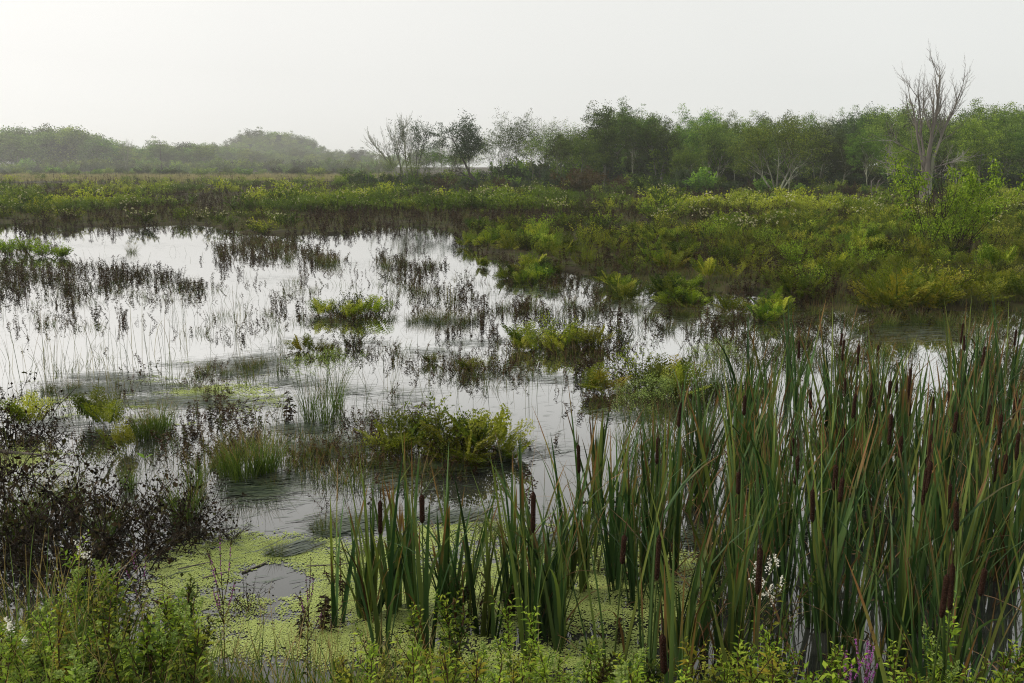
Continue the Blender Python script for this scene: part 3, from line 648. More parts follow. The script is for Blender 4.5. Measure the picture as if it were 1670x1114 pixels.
# front row: trees one can pick out along the edge of the wood
front = [(882, 100, 215, 'thin', 1, 'slender'), (908, 96, 206, 'thin', 0, 'open-crowned'), (945, 98, 210, 'maple', 1, 'bushy'), (985, 104, 171, 'maple', 0, 'tall broad'), (1036, 106, 164, 'maple', 2, 'tallest full'),
         (1076, 104, 192, 'maple', 1, 'rounded'), (1122, 100, 178, 'maple', 0, 'wide'), (1165, 96, 200, 'maple', 3, 'low pale'), (1200, 104, 186, 'maple', 2, 'upright'), (1335, 96, 205, 'maple', 1, 'layered'),
         (1372, 92, 222, 'maple', 0, 'low spreading'), (1418, 88, 205, 'maple', 2, 'crooked'), (1452, 100, 178, 'maple', 3, 'pale-leaved'), (1475, 86, 232, 'maple', 1, 'short dark'), (1560, 92, 200, 'maple', 3, 'light green'),
         (1600, 86, 192, 'maple', 0, 'leaning'), (1640, 90, 180, 'maple', 3, 'tall light green'), (1672, 84, 196, 'maple', 2, 'many-layered'), (1720, 88, 170, 'maple', 1, 'outermost'), (1118, 92, 238, 'maple', 1, 'short'), (1235, 92, 238, 'maple', 3, 'low pale')]
for px, d, top, kd, k, adj in front:
    put_tree('leafy_tree', T[kd][k], px, d, top, lab(adj + ' leafy tree at the wood edge,', px, 318), group=G, wide=.88 if kd == 'maple' else .8)
back = [(px_, d_) for d_ in (118, 134) for px_ in range(950 if d_ == 118 else 930, 1840, 30 if d_ == 118 else 32)]
for px, d in back:
    px = px + rng.uniform(-14, 14); top = np.interp(px, TOPX, TOPY) + rng.uniform(-6, 26) + (0 if d > 125 else 6)
    put_tree('leafy_tree', T['maple'][rng.integers(0, 6)], px, d + rng.uniform(-5, 5), top, lab(('second-row' if d < 125 else 'hindmost') + ' leafy crown,', px, 300), group=G, wide=rng.uniform(.7, 1.0))
# middle: thin open group either side of the leaning tree
for px, d, top, k, adj in [(712, 108, 228, 0, 'short'), (736, 110, 236, 1, 'narrow'), (766, 118, 222, 0, 'hidden'), (800, 112, 214, 1, 'loose'), (832, 108, 196, 1, 'airy'), (870, 104, 208, 0, 'wispy'), (898, 112, 196, 1, 'tufted'), (916, 104, 206, 0, 'straight'), (936, 112, 196, 0, 'lofty'), (700, 118, 232, 1, 'slight'), (728, 122, 240, 0, 'small'), (812, 112, 182, 0, 'slim flat-topped'), (846, 106, 181, 1, 'tall open'), (862, 116, 196, 0, 'thin-trunked'), (748, 126, 248, 1, 'hazy'), (826, 126, 240, 0, 'hazy thin'), (926, 112, 200, 1, 'ragged'), (690, 104, 262, 1, 'shrubby'), (670, 102, 250, 0, 'twin-stemmed leafy'), (640, 106, 262, 1, 'low leafy')]:
    put_tree('slender_tree', T['thin'][k], px, d, top, lab(adj + ' slender tree,', px, 300), group='slender trees in the open group', wide=.85)
# the leaning tree
segs, tips = skeleton([(-.75, .1, .95, .30, .30, .0)], 10, .1, 0, (0,)); pts0 = segs[0][0]
a = MB(); tube(a, pts0, np.linspace(.36, .24, len(pts0)), 9)
s2, t2 = [], []
for dx, dz, ll, r_ in ((-.42, 1, .58, .17), (-.95, .55, .30, .12), (-.1, 1, .36, .10)):
    sg, tp = skeleton([(dx, rng.normal(0, .1), dz, ll, r_, 0)], 10, .1, 3, (8, 4, 3), ang=(.5, 1.1), start=.3, up=.03)
    off = pts0[-1] if dx != -.95 else pts0[4]
    sg = [(p + off, q, l_) for p, q, l_ in sg]; tp = [(p + off, l_) for p, l_ in tp]
    s2 += sg; t2 += (tp if dx != -.95 else [])
for p, q, l_ in s2: tube(a, p, q, 7 if l_ == 0 else 4)
t2r = [(p + np.array([1.7 * (1 - p[:, 2].mean() / 9), 0, 0]), l_) for p, l_ in t2]
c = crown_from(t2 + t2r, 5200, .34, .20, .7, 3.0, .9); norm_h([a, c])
x = at_dist(785, 104); put('leaning_tree', {'trunk': a.mesh('leaning_trunk', M['bark_dark']), 'crown': c.mesh('leaning_crown', M['dark_leaf'])}, (x, 104, 0.02), 0.0, z_at(174, 104), 'dark-trunked tree leaning sharply over the marsh with a full dark crown', 'tree')
# pale many-stemmed tree
pale = tree('pale', [(-.75, .1, 1, .62, .16, -.15), (-.35, -.1, 1, .66, .13, -.08), (.05, .2, 1, .70, .13, 0), (.25, -.2, 1, .68, .16, .12), (.65, .1, 1, .60, .13, .2)], 'bark', 'maple', 5200, .42, .2, kids=(7, 4, 3), start=.45, ang=(.5, 1.), lo=3.6)
put_tree('pale_tree', pale, 1268, 84, 182, 'wide tree with five pale lichen-covered stems spreading from one foot', rz=0)
put_tree('pale_tree', tree('dying', [(-.05, 0, 1, .8, .16, 0)], 'bark', 'maple', 700, .3, .2, kids=(9, 4, 3), start=.3, ang=(.6, 1.2), lo=5, clump=.3), 1288, 82, 232, 'nearly bare single pale trunk just right of the five-stemmed tree', rz=0)
put_tree('broken_trunk', tree('stub', [(-.35, 0, 1, .6, .34, -.2), (.35, .1, 1, .62, .3, .2)], 'bark_dead', 'maple', 0, kids=(2, 1), levels=1, start=.6), 1428, 76, 292, 'short broken forked trunk at the foot of the wood', 'stump', h=1.9, rz=0)
# dark pine-like crowns over the wood
for px, top, nm in ((1385, 170, 'left of a pair of very dark crowns rising over the wood'), (1412, 166, 'right of a pair of very dark crowns rising over the wood')):
    put_tree('dark_tree', tree('dark', ST_(1, .1, .8, .16), 'bark_dark', 'dark_leaf', 3200, .34, .24, kids=(9, 4, 2), start=.55, lo=5.5), px, 108, top, nm, wide=.8)

# bare trees
def bare(stems, levels=4, kids=(8, 5, 4, 3), bark='bark_dead', **kw):
    segs, tips = skeleton(stems, 10, .1, levels, kids, tmin=kw.pop('tmin', .012), **kw); a = bark_mesh(segs); norm_h([a]); return a
keep_rng = rng; rng = np.random.default_rng(5)
vase = [(-.26, .02, 1, .60, .12, 0), (-.12, .15, 1, .58, .11, 0), (-.02, -.1, 1, .68, .15, 0), (.09, .12, 1, .60, .12, 0), (.20, -.05, 1, .60, .12, 0), (.34, .05, 1, .46, .08, 0)]
segs, _ = skeleton(vase, 10, .1, 4, (7, 5, 4, 3), ang=(.3, .7), ratio=(.26, .44), up=.05, wiggle=.09, start=.3, tmin=.0055)
off = {}; out_ = []; nst = -1
for p, r_, l_ in segs:
    if l_ == 0: nst += 1
    out_.append((p + np.array([(nst - 2.5) * .09, 0, 2.3 + .35 * (nst % 3)]), r_, l_))
trk, _ = wig((0, 0, -.1), (.02, 0, 1), 3.3, 7, .035); out_.append((trk, np.linspace(.36, .24, 8), 0))
tk2, _ = wig((.22, .05, -.1), (.04, 0, 1), 3.2, 7, .04); out_.append((tk2, np.linspace(.24, .15, 8), 0))
big = bark_mesh(out_); norm_h([big]); rng = keep_rng
bx, by = at_dist(1512, 66), 66.0; bigo = put('bare_tree', {'trunk': big.mesh('bare_big', M['bark_dead'])}, (bx, by, 0), 0, z_at(60, by), 'tallest tree of all, big, bare and many-limbed, standing before the wood', 'bare tree')
stm = MB()
for q in (-.18, .0, .16): pts, _ = wig((q * 1.1, rng.normal(0, .1), -.1), (q * .15, 0, 1), 3.6, 6, .04); tube(stm, pts, np.linspace(.20, .10, 7), 8)
lb = MB()
for q, (dx, ll, z0) in enumerate([(-1, 2.6, 2.1), (-.9, 2.0, 1.5), (1.0, 2.2, 2.4), (.8, 1.5, 1.6), (-.7, 3.0, 3.2)]):
    sg, _ = skeleton([(dx, .1, .35, ll / 10, .05, 0)], 10, .1, 2, (6, 4), tmin=.010)
    for p, r_, l_ in sg: tube(lb, p + np.array([0, 0, z0]), r_, 4)
s_ = 1 / bigo.scale[0]
for nm, bb, mt in (('stub_trunk', stm, 'bark'), ('low_branches', lb, 'bark_dead')):
    bb.V = [q * s_ for q in bb.V]; link(nm, bb.mesh(nm, M[mt]), bigo)
b1 = bare([(-.62, .1, 1, .66, .20, -.1), (-.30, 0, 1, .70, .17, 0), (-.02, .1, 1, .70, .15, .1)], 4, (7, 4, 3, 2), 'bark', ang=(.3, .7), up=.07, start=.4, ratio=(.4, .6), tmin=.014)
put_tree('bare_tree', {'trunk': b1.mesh('bare_mid', M['bark'])}, 664, 108, 181, 'bare vase-shaped tree with long limbs swept left, above the open group', 'bare tree', rz=0)
b2 = tree('sparse', ST_(3, .12, .74, .12), 'bark_dark', 'dark_leaf', 700, .28, .22, kids=(8, 4, 3), start=.4, ang=(.3, .7), lo=5.5, clump=.4)
put_tree('bare_tree', b2, 676, 106, 186, 'half-bare tree with tufts of dark leaves beside the bare vase-shaped tree', 'bare tree', wide=.75)
bt = [bare(ST_(2, .12, .75, .10), 3, (7, 4, 3), ang=(.3, .7), up=.06, start=.4, tmin=.014).mesh('bare_small', M['bark']) for k in range(2)]
pole = bare([(.02, 0, 1, .95, .16, 0), (.25, 0, 1, .4, .07, 0)], 2, (5, 3), ang=(.5, 1.1), start=.3, ratio=(.12, .25), tmin=.014).mesh('pole', M['bark_dark'])
for px, d, top, me, lb_, w_ in [(720, 116, 208, bt[0], 'thin bare tree with pale twigs left of the leaning tree', .6), (745, 120, 215, bt[1], 'thin bare tree close behind the leaning tree', .6), (888, 118, 188, bt[0], 'thin bare treetop poking up left of the tall wood', .6),
                             (1160, 122, 172, bt[1], 'bare fan-shaped treetop above the middle of the wood', .9), (592, 110, 263, pole, 'short dark bare snag at the tip of the open group', .8), (601, 104, 258, bt[0], 'small forked dead tree beside the short dark snag', .6), (618, 100, 246, bt[1], 'low dead tree with crooked limbs left of the bare vase-shaped tree', .8),
                             (1345, 118, 178, bt[0], 'bare twigs over the wood left of the very dark crowns', .7), (655, 104, 240, pole, 'slim straight snag inside the open group', .6)]:
    put_tree('dead_tree', {'trunk': me}, px, d, top, lb_, 'dead tree', wide=w_)
# far trees on the left, fading into the mist
FX = [-160, 0, 25, 50, 90, 110, 130, 165, 200, 240, 265, 300, 350, 400, 450, 500, 560, 640, 720]; FY = [206, 210, 213, 207, 212, 207, 207, 222, 235, 234, 228, 240, 238, 244, 256, 258, 260, 262, 262]
fnames = ['bushy', 'broad', 'rounded', 'ragged', 'wide', 'soft', 'uneven', 'full']
k = 0
for px in list(range(-160, 345, 17)):
    for d in (470, 500):
        q = px + rng.uniform(-8, 8); top = np.interp(q, FX, FY) + rng.uniform(-4, 10) + (5 if d == 470 else 0); k += 1
        put_tree('far_tree', T['far'][rng.integers(0, 3)], q, d + rng.uniform(-6, 6), top, lab(fnames[k % 8] + (' hazy front' if d == 470 else ' hazy rear') + ' distant tree,', q, 288), group='distant trees in mist', wide=1.15)
for px in range(300, 700, 15):
    q = px + rng.uniform(-6, 6); top = np.interp(q, FX, FY) + rng.uniform(-3, 7); k += 1
    put_tree('far_tree', T['far'][rng.integers(0, 3)], q, 580 + rng.uniform(-14, 14), top, lab(fnames[k % 8] + ' pale tree in the thickest mist,', q, 286), group='palest trees in the mist', wide=1.25)
for px in range(290, 760, 22):
    q = px + rng.uniform(-8, 8); k += 1
    put_tree('far_tree', T['far'][rng.integers(0, 3)], q, 640 + rng.uniform(-14, 14), 250 + rng.uniform(-4, 8), lab(fnames[k % 8] + ' faint tree behind the misty row,', q, 280), group='faint trees behind the misty row', wide=1.3)
HX = [355, 375, 395, 420, 450, 480, 500, 520, 545]; HY = [250, 226, 214, 207, 208, 212, 217, 234, 258]
for px, d in [(q, dd) for dd in (745, 770, 795) for q in range(358, 545, 11)]:
    q = px + rng.uniform(-4, 4); top = np.interp(q, HX, HY) + rng.uniform(-2, 5) + {745: 20, 770: 9, 795: 0}[d]
    x = at_dist(q, d); g = float(ground_z(x, d)); put('pine_tree' if rng.random() < .7 else 'far_tree', PINE[rng.integers(0, 2)] if rng.random() < .12 else T['far'][rng.integers(0, 3)], (x, d, g), rng.uniform(0, 6), (rng.uniform(15, 24), 20, max(6, z_at(top, d) - g)), lab({745: 'lower ', 770: 'middle ', 795: 'upper '}[d] + 'tree on the misty hill,', q, {745: 272, 770: 262, 795: 250}[d]), 'tree', 'trees on the misty hill')
for px, top in [(540, 252), (556, 248), (572, 246), (590, 247), (606, 250), (520, 256), (330, 236), (318, 242), (346, 244), (300, 246)]:
    put_tree('far_tree', T['far'][rng.integers(0, 3)], px, 860, top, lab('ghostly tree barely visible in the mist,', px, 262), group='ghostly trees in the mist', wide=.9)
put_tree('dead_tree', {'trunk': pole}, 265, 355, 222, 'tall broken dead pole rising out of the distant hazy trees', 'dead tree', wide=.7)
put_tree('dead_tree', {'trunk': bt[1]}, 207, 355, 225, 'bare whitish tree among the distant hazy trees', 'dead tree', wide=.9)
# undergrowth along the foot of the wood
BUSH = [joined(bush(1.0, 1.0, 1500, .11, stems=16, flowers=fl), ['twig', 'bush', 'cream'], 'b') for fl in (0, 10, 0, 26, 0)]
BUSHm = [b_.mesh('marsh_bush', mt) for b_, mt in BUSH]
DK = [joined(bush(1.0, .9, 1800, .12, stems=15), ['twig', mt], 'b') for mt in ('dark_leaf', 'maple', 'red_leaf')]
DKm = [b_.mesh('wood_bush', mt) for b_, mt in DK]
k = 0
for px in range(575, 1720, 13):
    q = px + rng.uniform(-8, 8); d = rng.uniform(80, 98) if px > 900 else rng.uniform(92, 112); x = at_dist(q, d); s = (rng.uniform(.5, 1.3) if rng.random() < .75 else rng.uniform(1.4, 2.2)) * (1 if px > 900 else .8); kk = int(rng.choice([0, 0, 1, 1, 1, 0, 2])); k += 1
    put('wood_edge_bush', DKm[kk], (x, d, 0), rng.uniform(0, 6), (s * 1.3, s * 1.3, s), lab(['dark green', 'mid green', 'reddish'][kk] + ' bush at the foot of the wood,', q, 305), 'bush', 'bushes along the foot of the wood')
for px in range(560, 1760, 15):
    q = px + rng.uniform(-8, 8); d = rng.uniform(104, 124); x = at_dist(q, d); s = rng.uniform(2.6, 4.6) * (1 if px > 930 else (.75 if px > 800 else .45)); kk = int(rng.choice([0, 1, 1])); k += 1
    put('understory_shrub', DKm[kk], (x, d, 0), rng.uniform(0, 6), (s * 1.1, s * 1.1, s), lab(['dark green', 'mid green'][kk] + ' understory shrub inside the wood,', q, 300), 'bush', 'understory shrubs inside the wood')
for px in range(-140, 640, 9):
    q = px + rng.uniform(-5, 5); db = rng.uniform(400, 450); x = at_dist(q, db); s = rng.uniform(3.0, 5.5)
    put('far_understory', DKm[1], (x, db, float(ground_z(x, db))), rng.uniform(0, 6), (s * 1.5, s * 1.5, s), lab('pale understory bush beneath the misty trees,', q, 286), 'bush', 'understory beneath the misty trees')
for px in range(-130, 620, 8):
    q = px + rng.uniform(-8, 8); db = rng.uniform(230, 350); x = at_dist(q, db); s = rng.uniform(1.0, 2.3)
    put('far_bush', DKm[1], (x, db, 0), rng.uniform(0, 6), (s * 1.8, s * 1.8, s), lab('hazy low bush under the distant trees,', q, 290), 'bush', 'hazy bushes under the distant trees')

# ------------------------------------------------------------------ the marsh field
def px_sample(n_, x0, x1, y0, y1, ok=None):
    """scatter that keeps thinning with distance"""
    px = rng.uniform(x0, x1, n_ * 3); py = rng.uniform(y0, y1, n_ * 3)
    dx, dy, dz = (px - CX) / F, CT + (CY - py) / F * ST, -ST + (CY - py) / F * CT
    t_ = -H / dz; x = dx * t_; y = dy * t_
    k_ = np.ones(len(x), bool) if ok is None else ok(x, y, px, py)
    x, y, px, py = x[k_][:n_], y[k_][:n_], px[k_][:n_], py[k_][:n_]
    return x, y, px, py
def browny(x, y): return fbm(x * .16 + 3, y * .11, 31, 3)       # where the withered weed stands
tuftT = [tussock(16, (.22, .48), .016, .5, .8, .22, S=2).arrays() for k in range(5)]
sx, sy, spx, spy = px_sample(12500, -150, 1820, 281, 520, lambda x, y, a, b: (land(x, y) > .3) & (rng.random(len(x)) < .45 + .55 * (b < 380)))
sc_ = np.clip(.55 + sy / 80, .6, 3.2) * rnd(.5, 1.05, len(sx))
pos = np.stack([sx, sy, ground_z(sx, sy) - .02], 1)
tag(link('marsh_grass', merge(tuftT, pos, rnd(0, 6.28, len(sx)), sc_, dvar=np.clip(fbm(sx * .12, sy * .1, 7) * 1.6 - .3, 0, 1)).mesh('marsh_grass', M['sedge'])), 'rough grass growing through the marsh field', 'grass', kind='stuff')
wT = []
for k in range(5):
    p = weed(.5, 30, .065, 2); wT.append(joined(p, ['brown_stem', 'brown'], 'w')[0].arrays())
sx, sy, spx, spy = px_sample(6000, -150, 1820, 284, 525, lambda x, y, a, b: (land(x, y) > .02) & ((browny(x, y) > .47) | ((land(x, y) < .8) & (rng.random(len(x)) < .3))) & ~((a > 800) & (b < 530) & (b > 385) & (rng.random(len(x)) < .6)))
sc_ = np.clip(.7 + sy / 60, .7, 2.6) * rnd(.6, 1.1, len(sx)); pos = np.stack([sx, sy, np.maximum(ground_z(sx, sy), -.05)], 1)
tag(link('withered_weeds', merge(wT, pos, rnd(0, 6.28, len(sx)), sc_, dvar=rnd(0, 1, len(sx)) * .6).mesh('withered_weeds', [M['brown_stem'], M['brown']])), 'dark brown withered weeds massed along the water and through the field', 'weeds', kind='stuff')
# low bushes: the largest ones each a thing, the far small ones one mass
lightB = [joined(bush(.8, .8, 330, .13, stems=9, flowers=fl), ['twig', 'bush', 'cream'][:3 if fl else 2], 'b')[0].arrays() for fl in (0, 4, 0, 10)]
sx, sy, spx, spy = px_sample(2200, -150, 1820, 283, 352, lambda x, y, a, b: (land(x, y) > .8) & (browny(x, y) < .53) & (rng.random(len(x)) < np.where(a > 950, .55, 1)))
s_ = rnd(.5, 1.0, len(sx)) * np.where(rng.random(len(sx)) < .12, 1.7, 1); pos = np.stack([sx, sy, ground_z(sx, sy) - .03], 1)
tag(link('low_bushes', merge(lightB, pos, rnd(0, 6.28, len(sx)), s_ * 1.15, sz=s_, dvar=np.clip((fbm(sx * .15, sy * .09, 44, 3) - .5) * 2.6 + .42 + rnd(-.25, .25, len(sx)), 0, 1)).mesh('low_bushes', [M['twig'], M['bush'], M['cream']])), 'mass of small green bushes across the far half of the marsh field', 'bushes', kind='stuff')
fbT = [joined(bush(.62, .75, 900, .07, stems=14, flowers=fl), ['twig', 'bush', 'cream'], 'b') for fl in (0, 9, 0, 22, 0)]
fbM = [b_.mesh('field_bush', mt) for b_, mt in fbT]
sx, sy, spx, spy = px_sample(230, -60, 1730, 312, 384, lambda x, y, a, b: (land(x, y) > .75) & (browny(x, y) < .60))
toneN = ['small', 'white-flecked', 'low', 'cream-flowered', 'leafy']
for k in range(len(sx)):
    kk = int(rng.integers(0, 5)); s = rng.uniform(.6, 1.25) * (1 if sy[k] > 32 else .8) * (1.4 if rng.random() < .12 else 1)
    put('marsh_bush', fbM[kk], (sx[k], sy[k], float(ground_z(sx[k], sy[k])) - .03), rng.uniform(0, 6.28), (s * 1.2, s * 1.2, s), lab(toneN[kk] + ' green marsh bush', spx[k], spy[k]), 'bush', 'low bushes across the marsh field')
sx, sy, spx, spy = px_sample(1500, -150, 640, 287, 297, lambda x, y, a, b: fbm(x * .02, y * .02, 141, 2) > .40)
mt_ = [tussock(22, (.3, .6), .05, .4, .6, .6, S=2).arrays() for k in range(3)]
tag(link('pale_meadow', merge(mt_, np.stack([sx, sy, ground_z(sx, sy)], 1), rnd(0, 6.28, len(sx)), np.clip(sy / 110, .8, 2.5), dvar=rnd(0, 1, len(sx))).mesh('pale_meadow', M['straw'])), 'thin strip of pale tan meadow grass in front of the distant trees', 'grass', kind='stuff')
# ferns of the right-hand promontory
FERN = [fern(14, (.5, .85), 9, 5, lw=.017) for k in range(4)] + [fern(12, (.55, .9), 9, 5, open_=(.15, .8), lw=.017)]
SHR = [bush(.62, .62, 1500, .050, stems=24) for k in range(4)]
shrP = [to_parts(f, ['stems', 'foliage'], ['twig', ('fern', 'bush', 'fern', 'bright')[k]], 'shore_shrub') for k, f in enumerate(SHR)]
fernP = [to_parts(f, ['stalks', 'fronds'], ['stem', 'fern'], 'fern') for f in FERN]
goldP = to_parts(FERN[1], ['stalks', 'fronds'], ['brown_stem', 'fern_gold'], 'fern_gold')
lf = [joined(fern(9, (.5, .85), 7, 3, lw=.028), ['stem', 'fern'], 'f')[0].arrays() for k in range(4)]
FR = [(760, 384), (850, 372), (940, 392), (1040, 388), (1130, 372), (1260, 364), (1420, 352), (1800, 350), (1800, 512), (1560, 512), (1400, 506), (1250, 486), (1120, 462), (1000, 448), (900, 432), (800, 408)]
pts_ = sample_poly(FR, 520); pts_ = [p for p in pts_ if land(*p) > .3]
x = np.array([p[0] for p in pts_]); y = np.array([p[1] for p in pts_])
tag(link('fern_mass', merge(lf, np.stack([x, y, ground_z(x, y) - .04], 1), rnd(0, 6.28, len(x)), rnd(.6, .95, len(x)), dvar=rnd(0, 1, len(x)) * .7).mesh('fern_mass', [M['stem'], M['fern']])), 'undergrowth of ferns filling in between the fern clumps of the shore', 'ferns', kind='stuff')
fadj = ['pale', 'broad', 'feathery', 'dense', 'yellow-tipped', 'low']
k = 0
for (x, y) in sample_poly(FR, 290, .38):
    if land(x, y) < .25: continue
    px, py = to_px(x, y); kk = int(rng.integers(0, 5)); k += 1; gold = rng.random() < .08
    if rng.random() < .55:
        put('shore_shrub', shrP[kk % 4], (x, y, float(ground_z(x, y)) - .03), rng.uniform(0, 6.28), rng.uniform(.6, 1.15), lab(['dark', 'leafy', 'rounded', 'bright'][kk % 4] + ' shrub on the shore,', float(px), float(py)), 'bush', 'small shrubs on the right shore'); continue
    put('fern_clump', goldP if gold else fernP[kk], (x, y, float(ground_z(x, y)) - .04), rng.uniform(0, 6.28), rng.uniform(.65, 1.1), lab(('golden' if gold else fadj[k % 6]) + ' fern clump on the shore,', float(px), float(py)), 'fern', 'fern clumps on the right shore')
for px, py, s, nm in [(1455, 512, 1.15, 'golden-orange fern clump leaning over the water at the shore'), (1500, 508, 1.0, 'yellowish fern clump beside the golden-orange one at the shore'), (1475, 496, 1.1, 'taller golden fern clump behind the golden-orange one at the shore')]:
    x, y = at(px, py); put('fern_clump', goldP, (x, y, 0), rng.uniform(0, 6), s, nm, 'fern', 'golden shore ferns')
for px, py, s, nm in [(795, 404, 1.1, 'bright fern clump at the very tip of the promontory'), (762, 402, .8, 'low bright fern clump at the far left of the promontory'), (865, 400, 1.1, 'bright fern clump second from the tip of the promontory'), (830, 410, 1.0, 'dark-footed fern clump between the two bright ones at the promontory tip')]:
    x, y = at(px, py); put('fern_clump', fernP[0], (x, y, 0), rng.uniform(0, 6), s, nm, 'fern', 'promontory tip ferns')

for k in range(26):
    px = rng.uniform(770, 1300); py = float(shore(px)) + rng.uniform(2, 30); x, y = at(px, py)
    put('fern_clump', fernP[k % 5], (x, y, -.05), rng.uniform(0, 6), rng.uniform(.45, .8), lab('small straggling fern in the shallows,', px, py), 'fern', 'straggling ferns off the shore')
# named shrubs
def big_bush(px, py, hh, rad, n_, ls, mats, label, stems=16, flowers=0, nm='shrub', z=0.0):
    p = bush(hh, rad, n_, ls, stems=stems, flowers=flowers); x, y = at(px, py)
    names = ['stems', 'foliage', 'blossom']; return put(nm, to_parts(p, names, mats, nm), (x, y, z), 0, 1, label, 'bush')
big_bush(1090, 352, 1.75, 1.35, 3600, .08, ['twig', 'bush', 'cream'], 'rounded dark green bush flecked with cream flowers before the wood', flowers=18)
big_bush(1125, 356, .9, .9, 1500, .07, ['twig', 'bush', 'cream'], 'lower bush joined to the right side of the rounded flowering bush', flowers=14)
big_bush(1062, 350, 1.0, .8, 1500, .07, ['twig', 'bush', 'cream'], 'lower bush at the left side of the rounded flowering bush', flowers=8)
for px, py, w_, nm in [(1235, 392, 1.0, 'fern-green bush topped with small white flowers on the shore'), (1205, 388, .8, 'small bush with a few white flowers left of the white-topped one')]:
    big_bush(px, py, .8, w_, 1500, .05, ['twig', 'bush', 'cream'], nm, flowers=34)
# the tall bright bush: bare dark wands below, bright leaf tufts above
a = MB(); P = []; fo = [0]
for k in range(34):
    az = rng.uniform(0, 6.28); le = rng.uniform(.05, .75); o_ = rng.normal(0, .22, 2); hh = rng.uniform(1.6, 2.9) * math.cos(le * .5)
    pts, d = wig((o_[0] + .35 * (1 if k % 2 else -1), o_[1], -.05), (math.cos(az) * math.sin(le), math.sin(az) * math.sin(le), math.cos(le)), hh, 6, .07, .03); tube(a, pts, np.linspace(.014, .004, 7), 5)
    for b_ in range(6):
        i = rng.integers(2, 7); q_, _ = wig(pts[i], turn(unit((pts[i] - pts[i - 1])[None])[0], .6), rng.uniform(.3, .6), 3, .12, .04); tube(a, q_, np.linspace(.006, .003, 4), 3)
        if q_[-1][2] > rng.uniform(.5, 2.0): P.append(q_[rng.integers(1, 4, 60)] + rng.normal(0, .09, (60, 3)))
P = np.vstack(P); P = P[~((P[:, 0] > -.62) & (P[:, 0] < .05) & (P[:, 2] > 1.25))]; c = MB(); leaves(c, P, rng.normal(0, 1, P.shape) + [0, 0, -.4], rnd(.06, .11, len(P)), rnd(.03, .05, len(P)), droop=.2)
x, y = at(1535, 424); put('tall_bush', {'stems': a.mesh('tall_bush_stems', M['twig']), 'foliage': c.mesh('tall_bush_leaves', M['lime'])}, (x, y, 0), 0, (1.0, 1.0, .96), 'tall bush with bright yellow-green leaves over bare dark wands', 'bush')

# ------------------------------------------------------------------ ferny and weedy islands in the water
ISN = [('upright fern island', 565, 514, [(-.35, 0, .75), (0, .1, .9), (.35, .05, .9), (.15, -.2, .7), (-.15, -.2, .75)], fernP, 'dark green'),
       ('drooping golden fern pair', 530, 572, [(-.3, 0, .7), (.25, .05, .75), (.05, -.1, .6)], None, 'olive and gold'),
       ('dark green fern island', 912, 566, [(-.5, 0, .8), (-.2, .1, .95), (.15, 0, .95), (.45, .1, .85), (.75, 0, .7), (-.05, -.2, .8), (.4, -.2, .7)], fernP, 'deep green'),
       ('golden fern island', 1042, 640, [(-.4, 0, .75), (-.1, .1, .95), (.2, 0, .95), (.5, .15, .8), (.05, -.2, .7), (.38, -.15, .75)], None, 'golden green'),
       ('royal fern island', 712, 742, [(-.32, 0, .85), (-.1, .08, 1.0), (.15, 0, 1.1), (.4, .05, .95), (.05, -.15, .8), (.25, -.12, .85), (-.5, -.05, .55), (.62, -.02, .6)], fernP, 'olive green'),
       ('small fern tuft', 765, 606, [(0, 0, .6), (.12, .05, .5)], fernP, 'dark'),
       ('low fern tuft', 715, 592, [(-.1, 0, .45), (.12, 0, .4)], fernP, 'yellow-green'),
       ('small fern tuft', 850, 572, [(0, 0, .6)], fernP, 'shady')]
upr = [to_parts(fern(9, (.36, .70), 8, 5, open_=(.05, .7), lw=.017), ['stalks', 'fronds'], ['stem', 'fern'], 'fern') for k in range(3)]
upg = [to_parts(fern(9, (.36, .66), 8, 5, open_=(.1, .8), lw=.017), ['stalks', 'fronds'], ['brown_stem', 'fern_gold'], 'fern') for k in range(2)]
isl_shr = [to_parts(bush(.55, .55, 900, .042, stems=20), ['stems', 'foliage'], ['twig', m_], 'island_shrub') for m_ in ('fern', 'bush', 'fern')]
pos_w = ['left-hand', 'middle', 'rear', 'right-hand', 'front', 'foremost', 'outer left', 'outer right']
for nm, px, py, lst, pp, tone in ISN:
    x0, y0 = at(px, py); bigf = 1.25 if nm in ('dark green fern island', 'golden fern island', 'upright fern island', 'royal fern island') else 1.0
    for k, (dx, dy, s) in enumerate(lst):
        src = upr[k % 3] if pp is not None else (upg[k % 2] if k % 3 == 0 else upr[k % 3])
        if k % 5 in (1, 4): put('island_shrub', isl_shr[k % 3], (x0 + dx * 1.1 + .1, y0 + dy * 1.8 + .1, -.03), rng.uniform(0, 6), (s * .8 * bigf, s * .8 * bigf, s * .66 * bigf), '%s small-leaved shrub of the %s near %s' % (pos_w[k], nm, 'the far bank' if py < 600 else 'the cattails'), 'bush', 'shrubs of the ' + nm); continue
        put('fern_clump', src, (x0 + dx * 1.1, y0 + dy * 1.8, -.03), rng.uniform(0, 6), (s * .86 * bigf, s * .86 * bigf, s * .66 * bigf * rng.uniform(.75, 1.1)), '%s %s fern clump of the %s near %s' % (pos_w[k], tone, nm, 'the far bank' if py < 600 else 'the cattails'), 'fern', 'ferns of the ' + nm)
p1 = []
for nm, px, py, lst, pp, tone in ISN:
    x0, y0 = at(px, py)
    for k in range(16 * len(lst)): p1.append((x0 + rng.normal(0, .42), y0 + rng.normal(-.1, .42)))
p1 = np.array(p1); w1 = merge(wT, np.concatenate([p1, np.full((len(p1), 1), -.06)], 1), rnd(0, 6.28, len(p1)), rnd(.25, .6, len(p1)), dvar=rnd(0, 1, len(p1)), tilt=.6)
